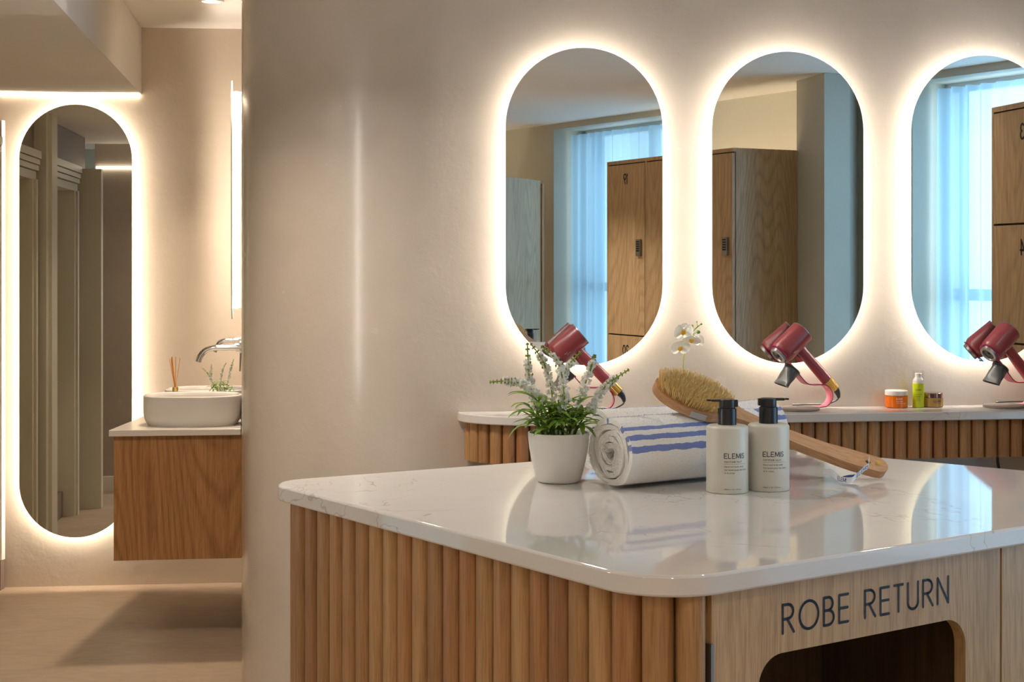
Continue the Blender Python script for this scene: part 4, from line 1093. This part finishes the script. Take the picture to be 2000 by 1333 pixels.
# ------------------------------------------------------------------ hair dryers on stands
def dx(u, v): return Vector(((u-497)*0.000268, 0, (1202-v)*0.000233))
DL = []
def hair_dryer():
    # stand and dryer are separate things; both are built in local coordinates of the stand's base
    st = thing('dryer_stand', '', 'stand', (0, 0, ZI), 0, 'hair dryer stands')
    bm = NB(); lathe(bm, [(0.0, 0.0), (0.0605, 0.0), (0.0625, 0.0012), (0.0625, 0.0062), (0.0612, 0.0075), (0.0, 0.0078)], n=64); obj('base_disc', bm, M['grey_base'], st, local=True, label='flat taupe disc')
    pts = [(735, 1176), (775, 1172), (830, 1160), (885, 1100), (897, 1020), (865, 945), (815, 903), (746, 896), (640, 893), (565, 860), (486, 765), (410, 665), (345, 590)]
    cp_ = smooth_path([dx(*q) for q in pts], 6); n = len(cp_)
    bm = NB(); hw_ = 0.0155; th = 0.0028; rings = []
    for i, p in enumerate(cp_):
        d = (cp_[min(i+1, n-1)]-cp_[max(0, i-1)]).normalized(); nn = Vector((-d.z, 0, d.x))
        y = Vector((0, 1, 0)); w_ = hw_*(1.0 if i < n*0.75 else 1.0)
        rings.append([bm.verts.new(p+y*sy*w_+nn*sn*th/2) for sy, sn in ((-1, -1), (1, -1), (1, 1), (-1, 1))])
    for a, b in zip(rings, rings[1:]):
        for k in range(4):
            f = bm.faces.new((a[k], a[(k+1) % 4], b[(k+1) % 4], b[k])); f.material_index = 1 if k in (1, 3) else 0
    bm.faces.new(rings[0]); bm.faces.new(rings[-1])
    obj('strap', bm, [M['pink'], M['magenta']], st, local=True, smooth=40, label='curved translucent pink strap with magenta edges')
    far_c, near_c, ring_c = dx(550, 245), dx(307, 482), dx(243, 545)
    axd = (near_c-far_c).normalized()
    bm = NB(); c = near_c+axd*0.006
    lathe(bm, [(0.026, 0.0), (0.0335, 0.0), (0.0335, 0.0026), (0.026, 0.0026), (0.026, 0.0)], c+axd*0.0035, axd, 48, close=False); obj('holder_ring', bm, M['magenta'], st, local=True)
    # concentrator nozzle clipped on the strap
    nz = thing('nozzle_attachment', '', 'nozzle', (0, 0, ZI), 0, 'spare dryer nozzles')
    bm = NB(); o_ = dx(425, 705)+Vector((0, -0.0, 0)); tp = dx(292, 888); ad = (tp-o_).normalized()
    wdv = Vector((0.25, -0.93, -0.1)); wdv = (wdv-ad*wdv.dot(ad)).normalized(); hv = ad.cross(wdv).normalized(); LN = (tp-o_).length
    rg = []
    for i in range(9):
        f = i/8; w_ = 0.021+0.007*f if f > 0.3 else 0.021; h_ = 0.021*(1-min(1, f*1.35))+0.0055
        if f == 0: w_, h_ = 0.022, 0.022
        e = 2+3*f; row = []
        for k in range(32):
            a = 2*PI*k/32; cs, sn = math.cos(a), math.sin(a); rr = (abs(cs)**e+abs(sn)**e)**(-1/e)
            row.append(bm.verts.new(o_+ad*(f*LN)+wdv*w_*cs*rr+hv*h_*sn*rr))
        rg.append(row)
    inner = [bm.verts.new(v.co.lerp(tp, 0.15)-ad*0.0) for v in rg[-1]]; deep = [bm.verts.new(v.co.lerp(tp, 0.3)-ad*0.01) for v in rg[-1]]
    rg += [inner, deep]
    for a, b in zip(rg, rg[1:]):
        for k in range(32): bm.faces.new((a[k], a[(k+1) % 32], b[(k+1) % 32], b[k]))
    bm.faces.new(rg[0]); bm.faces.new(rg[-1]); obj('nozzle_shell', bm, M['grey_nozzle'], nz, local=True, smooth=40)
    bm = NB(); lathe(bm, [(0.0, -0.0005), (0.0255, -0.0005), (0.0255, 0.003), (0.0, 0.003)], o_-ad*0.003, ad, 40); obj('nozzle_rim', bm, M['grey_nozzle'], nz, local=True)
    # dryer
    dr_ = thing('hair_dryer', '', 'hair dryer', (0, 0, ZI), 0, 'crimson hair dryers')
    Lb = (near_c-far_c).length; rb_ = 0.0352
    bm = NB(); lathe(bm, [(0.0, 0.004), (rb_-0.006, 0.004), (rb_-0.004, 0.0), (rb_-0.001, 0.0), (rb_, 0.0012), (rb_, Lb-0.003), (rb_-0.001, Lb), (0.0285, Lb+0.011), (0.0270, Lb+0.0125)], far_c, axd, 64, close=False)
    obj('barrel', bm, M['crimson'], dr_, local=True, smooth=30)
    bm = NB(); lathe(bm, [(rb_-0.003, -0.0012), (rb_+0.0003, -0.0012), (rb_+0.0003, 0.0012), (rb_-0.003, 0.0012)], far_c, axd, 64); obj('rear_ring', bm, M['silver_ring'], dr_, local=True)
    bm = NB(); lathe(bm, [(0.0275, Lb+0.0125), (0.0262, Lb+0.020), (0.0245, Lb+0.021), (0.0195, Lb+0.021), (0.0180, Lb+0.019), (0.0180, Lb+0.006), (0.0, Lb+0.004)], far_c, axd, 48, close=False); obj('outlet_ring', bm, M['silver_ring'], dr_, local=True, smooth=40)
    bm = NB(); lathe(bm, [(0.0, Lb+0.017), (0.0178, Lb+0.017), (0.0178, Lb+0.0165), (0.0, Lb+0.0165)], far_c, axd, 24)
    lathe(bm, [(0.0, Lb+0.012), (0.005, Lb+0.012), (0.005, Lb+0.019), (0.0, Lb+0.020)], far_c, axd, 16); obj('outlet_grille', bm, M['black'], dr_, local=True)
    h0, h1 = dx(500, 425), dx(852, 840); hd = (h1-h0).normalized()
    bm = NB(); LH = (h1-h0).length; lathe(bm, [(0.0148, 0), (0.0150, 0.03), (0.0160, LH*0.6), (0.0166, LH-0.001), (0.0, LH)], h0, hd, 40, close=False); obj('handle', bm, M['crimson'], dr_, local=True, smooth=40)
    bm = NB(); g0 = h1; g1 = dx(955, 950); LG = (g1-g0).length; n_ = 72; rr_ = []
    s_, u_ = frame_of(hd)
    for q in (0, 1):
        rr_.append([bm.verts.new(g0+hd*(0.0005+q*LG)+(s_*math.cos(2*PI*k/n_)+u_*math.sin(2*PI*k/n_))*((0.0166 if k % 3 else 0.0153)-(0.0012 if q else 0))) for k in range(n_)])
    for k in range(n_): bm.faces.new((rr_[0][k], rr_[0][(k+1) % n_], rr_[1][(k+1) % n_], rr_[1][k]))
    bm.faces.new(rr_[0]); bm.faces.new(rr_[1]); obj('gold_collar', bm, M['gold'], dr_, local=True, smooth=20, label='ribbed gold collar')
    bm = NB(); c0 = g1+hd*0.001; tube(bm, smooth_path([c0, dx(985, 990), dx(1003, 1035), dx(1008, 1072)], 5), [0.0118-0.0080*(k/15) for k in range(16)], 20); obj('cable_boot', bm, M['black'], dr_, local=True)
    bm = NB(); pc = [dx(1008, 1072), dx(1000, 1100)+Vector((0, .006, 0)), dx(965, 1130)+Vector((0, .016, 0)), dx(905, 1166)+Vector((0, .024, 0)), dx(800, 1186)+Vector((0, .036, 0)), dx(700, 1186)+Vector((0, .044, 0)), dx(600, 1186)+Vector((0, .045, 0)), dx(545, 1186)+Vector((0, 0.050, 0))]
    pc = [Vector((q.x, q.y, max(q.z, 0.0104))) for q in pc]
    tube(bm, smooth_path(pc, 6), 0.0024, 8); obj('cable', bm, M['grey_nozzle'], dr_, local=True)
    bm = NB(); pq = h0.lerp(h1, 0.42)+Vector((hd.z, 0, -hd.x))*-0.0155
    side = Vector((-hd.z, 0, hd.x)); 
    if side.x < 0: side = -side
    pq = h0.lerp(h1, 0.36)+side*0.0148
    tube(bm, [pq, pq+hd*0.020], 0.0022, 8); obj('switch', bm, M['crimson'], dr_, local=True)
    # maker's print on the barrel
    bm = NB(); yv_ = Vector((0, -1, 0)); tv = axd.cross(yv_).normalized()
    def on_b2(u, v):      # print runs towards the rear; v is up around the barrel
        ang = -0.55+v/rb_; dwn = hd
        return far_c+axd*(Lb*0.86-u)+(yv_*math.cos(ang)+(-dwn)*math.sin(ang))*(rb_+0.0004)
    for u0, u1, v0, v1 in ((0.0, 0.010, 0.0052, 0.0066), (0.0, 0.0022, 0.0046, 0.0072), (0.004, 0.019, 0.0004, 0.0012), (0.004, 0.0046, -0.002, 0.003), (0.009, 0.0096, -0.001, 0.003), (0.014, 0.0146, -0.002, 0.003)):
        bm.faces.new([bm.verts.new(on_b2(*q)) for q in ((u0, v0), (u1, v0), (u1, v1), (u0, v1))])
    obj('barrel_print', bm, M['grey_tag'], dr_, local=True, smooth=0, recalc=False)
    return st, nz, dr_
tri = hair_dryer()
def shelf_pt(px, g): k = (px-1000)/FPX; b = WP-WN*g; t = (k*b.y-b.x)/(WD.x-k*WD.y); p = b+WD*t; return (p.x, p.y, ZI)
DR = [(1124, math.radians(2), 'behind the potted plant', 'leftmost'), (1558, math.radians(21), 'left of the skincare jars', 'middle'), (1963, math.radians(27), 'at the right picture edge', 'rightmost')]
for i, (px, rz, where, ps_) in enumerate(DR):
    loc = shelf_pt(px, 0.082)
    labs = ['taupe disc stand with pink strap, %s, holding the %s hair dryer' % (where, ps_), 'dark concentrator nozzle hanging on the %s dryer stand, %s' % (ps_, where), 'crimson hair dryer with gold collar on a stand %s' % where]
    for o_, lab in zip(tri, labs):
        if i == 0: o_.location = loc; o_.rotation_euler = (0, 0, rz); o_['label'] = lab
        else: dup(o_, loc, rz, lab)

# ------------------------------------------------------------------ skincare on the shelf
def small_print(bm, r, rows, a0):
    for kind_, s_, h_, z0 in rows:
        def f(u, v): a = a0+u/r-PI/2; return (math.cos(a)*(r+0.0003), math.sin(a)*(r+0.0003), z0+v)
        if kind_ == 'b':                                   # lines of print too small to read
            for k in range(8):
                a_, b_ = s_*k/8, s_*(k+1)/8; bm.faces.new([bm.verts.new(f(*q)) for q in ((a_, 0), (b_, 0), (b_, h_), (a_, h_))])
        elif kind_ == 's': stroke_text(bm, s_, h_, h_*0.16, f, gap=0.28, xs=1.15)
        else: font_text(bm, s_, h_, f)
p = shelf_pt(1750.5, 0.045)
t = thing('cosmetic_jar', 'orange glass skincare jar with a white lid on the shelf', 'jar', p)
bm = NB(); lathe(bm, [(0.0, 0.0), (0.030, 0.0), (0.0325, 0.002), (0.0328, 0.034), (0.030, 0.036), (0.0, 0.036)], n=56); b = obj('jar_glass', bm, M['orange_glass'], t, local=True, smooth=40)
bm = NB(); lathe(bm, [(0.0, 0.0363), (0.0325, 0.0363), (0.0328, 0.038), (0.0328, 0.049), (0.031, 0.0505), (0.0, 0.0508)], n=56); obj('lid', bm, M['solid_white'], t, local=True, smooth=40)
bm = NB(); small_print(bm, 0.0328, [('s', 'eLeMIS', 0.0040, 0.0255), ('f', 'Superfood', 0.0034, 0.0185), ('b', 0.030, 0.0007, 0.0145)], math.radians(-14)); obj('jar_print', bm, M['white_ink'], b, local=True, smooth=0, recalc=False)
p = shelf_pt(1793.5, 0.050)
t = thing('pump_dispenser', 'lime green cylindrical pump bottle with clear cap between two skincare jars', 'bottle', p)
bm = NB(); lathe(bm, [(0.0, 0.0), (0.0155, 0.0), (0.0165, 0.001), (0.0167, 0.070), (0.0, 0.0702)], n=48); b = obj('bottle_body', bm, M['lime'], t, local=True, smooth=40)
bm = NB(); lathe(bm, [(0.0, 0.0703), (0.0160, 0.0703), (0.0160, 0.076), (0.0150, 0.080), (0.0115, 0.086), (0.0100, 0.088), (0.0100, 0.0985), (0.0085, 0.100), (0.0, 0.100)], n=40)
box(bm, 0.0, 0.0125, -0.004, 0.004, 0.092, 0.0995); obj('pump_head', bm, M['solid_white'], t, local=True, smooth=40)
bm = NB(); lathe(bm, [(0.0167, 0.074), (0.0169, 0.1070), (0.0160, 0.1076), (0.0, 0.1077)], n=48, close=False); obj('clear_cap', bm, M['clear_cap'], t, local=True, smooth=40)
bm = NB(); small_print(bm, 0.0167, [('s', 'eLeMIS', 0.0036, 0.050), ('f', 'Superfood', 0.0030, 0.0375), ('b', 0.0155, 0.0012, 0.0322), ('b', 0.0130, 0.0005, 0.0285), ('b', 0.0140, 0.0005, 0.0265), ('b', 0.0150, 0.0005, 0.0225), ('b', 0.0145, 0.0005, 0.0205)], math.radians(-42)); obj('bottle_print', bm, M['ink'], b, local=True, smooth=0, recalc=False)
p = shelf_pt(1822, 0.040)
t = thing('cosmetic_jar', 'honey-coloured glass skincare jar with a metallic lid on the shelf', 'jar', p)
bm = NB(); lathe(bm, [(0.0, 0.0), (0.0270, 0.0), (0.0290, 0.002), (0.0293, 0.027), (0.027, 0.0278), (0.0, 0.0278)], n=56); b = obj('jar_glass', bm, M['honey_glass'], t, local=True, smooth=40)
bm = NB(); lathe(bm, [(0.0, 0.0281), (0.0275, 0.0281), (0.0277, 0.041), (0.0268, 0.0418), (0.0, 0.042)], n=56); obj('lid', bm, M['rose_metal'], t, local=True, smooth=40)
bm = NB(); small_print(bm, 0.0293, [('s', 'eLeMIS', 0.0052, 0.0155), ('b', 0.020, 0.0005, 0.0122)], math.radians(-12)); obj('jar_print', bm, M['ink'], b, local=True, smooth=0, recalc=False)

# ------------------------------------------------------------------ orchid
p = shelf_pt(1340, 0.055); OY = p[1]; ok_ = OY/FPX
def oo(px, py, dy=0.0): return Vector(((px-1340)*ok_, dy, CAMZ+(HOR-py)*ok_-ZI))
orc = thing('potted_orchid', 'white orchid with yellow centres rising behind the brush', 'orchid', p)
bm = NB(); lathe(bm, [(0.0, 0), (0.024, 0), (0.026, 0.003), (0.034, 0.050), (0.0355, 0.062), (0.034, 0.062), (0.031, 0.05), (0.0, 0.045)], n=48, close=False); obj('plant_pot', bm, M['pot'], orc, local=True, smooth=50)
bm = NB(); tube(bm, smooth_path([(0.0, 0, 0.045), oo(1335, 740), oo(1335, 705), oo(1338, 690), oo(1343, 672), oo(1350, 655), oo(1358, 643), oo(1366, 636)], 6), 0.0013, 8)
for a, b in ((oo(1358, 643), oo(1352, 637)), (oo(1350, 655), oo(1364, 648)), (oo(1366, 636), oo(1370, 634)), (oo(1363, 640), oo(1361, 630)), (oo(1341, 678), oo(1332, 678)), (oo(1352, 652), oo(1366, 663))): tube(bm, [a, b], 0.001, 6)
obj('stem', bm, M['bud'], orc, local=True)
bm = NB(); leaf(bm, (0.005, 0, 0.045), (0.5, -0.1, 0.9), 0.075, 0.022, 0.6); leaf(bm, (-0.005, 0, 0.045), (-0.7, 0.1, 0.7), 0.07, 0.024, 1.4); leaf(bm, (0.0, -0.004, 0.045), (0.9, 0.1, 0.5), 0.06, 0.022, 0.9); obj('leaves', bm, M['leaf'], orc, local=True, smooth=80, recalc=False)
for q, r in (((1352, 637), 0.0042), ((1370, 633.5), 0.0030), ((1361, 629), 0.0020), ((1364, 649), 0.0058)):
    bm = NB(); ball(bm, oo(*q), r, (1, 1, 0.92), 2); obj('flower_bud', bm, M['leaf'], orc, local=True, smooth=60)
def orchid_flower(c, s, tilt, yaw):
    f = NB(); mx = Matrix.Translation(c) @ Matrix.Rotation(yaw, 4, 'Z') @ Matrix.Rotation(tilt, 4, 'X') @ Matrix.Scale(s, 4)
    def pet(ang, ln, wd_, dz=0.0, cup=0.18):
        nr, nc = 6, 6; rows = []
        for i in range(nr+1):
            u = i/nr; w = wd_*math.sin(PI*(0.06+0.90*u))**0.6*(0.55+0.6*u)*0.62; rows.append([])
            for j in range(nc+1):
                v = -1+2*j/nc; x = w*v; y = ln*u; z = cup*(v*v)*0.35*w+0.12*u*u+dz
                ca, sa = math.cos(ang), math.sin(ang)
                rows[-1].append(f.verts.new(mx @ Vector((x*ca-y*sa, -z, x*sa+y*ca))))
        for a, b in zip(rows, rows[1:]):
            for j in range(nc): f.faces.new((a[j], a[j+1], b[j+1], b[j]))
    for a in (0, 2.2, -2.2): pet(a, 0.95, 0.75, -0.03)
    for a in (1.35, -1.35): pet(a, 1.05, 1.25, 0.03)
    o_ = obj('orchid_bloom', f, M['petal'], orc, local=True, smooth=80, recalc=False)
    g = NB()
    for sx in (-1, 0, 1):
        vs = ball(g, (0, 0, 0), 1.0, (0.13, 0.16, 0.26), 2)
        for v_ in vs: v_.co = mx @ (v_.co+Vector((0.13*sx, -0.14, -0.12+0.1*abs(sx))))
    obj('lip', g, M['petal_y'], o_, local=True, smooth=60)
orchid_flower(oo(1333, 648, -0.012), 0.029, 0.35, 0.35); orchid_flower(oo(1366, 665, -0.004), 0.020, 0.2, -0.9)
orchid_flower(oo(1327, 679, -0.016), 0.027, 0.55, 0.15); orchid_flower(oo(1349, 664, -0.02), 0.025, 0.9, -0.1)

# ------------------------------------------------------------------ lockers behind the camera side, seen in the mirrors
def lockers(org, d, e, ncol, w, depth, top, splits, labels, nums, lock_z):
    org, d, e = Vector((*org, 0)), Vector((*d, 0)).normalized(), Vector((*e, 0)).normalized()
    for c in range(ncol):
        def f(u, v, q): p_ = org+d*(c*w+u)+e*q; return unm(p_.x, p_.y, v)
        base = f(w/2, 0, depth/2)
        t = thing('locker_column', labels[c], 'locker', (base.x, base.y, 0), 0, 'oak lockers')
        bm = NB(); plate(bm, [[(0.0005, 0.0), (w-0.0005, 0), (w-0.0005, top), (0.0005, top)]], 0.0, depth, f); plate(bm, [[(0.0005, 0.0), (0.015, 0), (0.015, top), (0.0005, top)]], -0.020, -0.0002, f); plate(bm, [[(0.0155, top-0.02), (w-0.0005, top-0.02), (w-0.0005, top), (0.0155, top)]], -0.020, -0.0002, f); obj('carcass', bm, M['oak_locker'], t, smooth=0)
        bm = NB(); plate(bm, [[(0.014, 0.09), (w-0.014, 0.09), (w-0.014, top-0.02), (0.014, top-0.02)]], -0.002, -0.0005, f); obj('shadow_gap', bm, M['ink'], t, smooth=0)
        zz = [top-0.022]+splits+[0.09]
        for i in range(len(zz)-1):
            bm = NB(); plate(bm, [[(0.017, zz[i+1]+0.004), (w-0.006, zz[i+1]+0.004), (w-0.006, zz[i]-0.004), (0.017, zz[i]-0.004)]], -0.020, -0.003, f); dd_ = obj('locker_door', bm, M['oak_locker'], t, smooth=0)
            n_ = nums.get((c, i))
            if n_:
                bm = NB(); stroke_text(bm, n_, 0.055, 0.0085, lambda u, v: f(w*0.50-u, zz[i]-0.115+v, -0.0206), gap=0.20, align='mid'); obj('door_number', bm, M['ink'], dd_, smooth=0)
            lz = lock_z if i == 0 and lock_z else (zz[i]+zz[i+1])/2
            bm = NB(); plate(bm, [rrect(w-0.082, w-0.036, lz-0.048, lz+0.048, 0.004, 3)], -0.034, -0.0205, f); lk = obj('keypad_lock', bm, M['steel'], dd_, smooth=0)
            bm = NB()
            for r_ in range(5): plate(bm, [[(w-0.074, lz-0.022+r_*0.013), (w-0.044, lz-0.022+r_*0.013), (w-0.044, lz-0.014+r_*0.013), (w-0.074, lz-0.014+r_*0.013)]], -0.036, -0.0345, f)
            obj('keys', bm, M['ink'], lk, smooth=0)
        if labels[c].find('glow') >= 0 or True:
            bm = NB(); plate(bm, [[(0.0, top-0.05), (w, top-0.05), (w, top-0.035), (0.0, top-0.035)]], depth+0.001, depth+0.012, f); obj('assumed_top_light', bm, M['led_top'], t, smooth=0)  # hidden strip, assumed from the glow above the lockers
lockers((0.569, 9.18), (0.454, -0.891), (0.891, 0.454), 3, 0.427, 0.40, 1.92, [0.905],
        ['oak locker numbered 19, seen in the mirror above the potted plant', 'oak locker hidden between the locker numbered 19 and the pillar-side one', 'oak locker beside the plain pillar, seen in the middle shelf mirror'],
        {(0, 0): '19', (0, 1): '20'}, 1.41)
lockers((1.856, 6.0), (0.20, -0.98), (0.98, 0.20), 2, 0.45, 0.45, 1.92, [1.468, 1.02, 0.56],
        ['oak locker with doors numbered 3 and 4, seen in the rightmost shelf mirror', 'oak locker next to the doors numbered 3 and 4, at the right frame edge'],
        {(0, 0): '3', (0, 1): '4'}, None)
# tall pale unit whose side catches the window light
def cbox(name, m, pts, z0, z1, parent=None): bm = NB(); prism(bm, pts, z0, z1, fn=lambda x, y, z: unm(x, y, z)); return obj(name, bm, m, parent, smooth=0)
ca, cb = Vector((-0.33, 9.45)), Vector((0.185, 10.56)); cd = (cb-ca).normalized(); cn = Vector((-cd.y, cd.x))
base = unm((ca.x+cb.x)/2, (ca.y+cb.y)/2, 0)
tu = thing('tall_cabinet', 'tall pale oak cabinet catching blue window light, left in the mirror above the plant', 'cabinet', (base.x, base.y, 0))
cbox('cabinet_body', M['oak_locker'], [tuple(ca), tuple(cb), tuple(cb+cn*0.42), tuple(ca+cn*0.42)], 0, 1.885, tu)
cbox('edge_panel', M['oak_vanity'], [tuple(cb+cd*0.002-cn*0.01), tuple(cb+cd*0.035-cn*0.01), tuple(cb+cd*0.035+cn*0.42), tuple(cb+cd*0.002+cn*0.42)], 0, 1.865, tu)
bm = NB(); q_ = cb+cn*0.424; r_ = ca+cn*0.424
prism(bm, [tuple(q_), tuple(r_), tuple(r_+cn*0.01), tuple(q_+cn*0.01)], 1.845, 1.86, fn=lambda x, y, z: unm(x, y, z)); obj('assumed_top_light', bm, M['led_top'], tu, smooth=0)  # hidden strip assumed behind the cabinet top for its glow
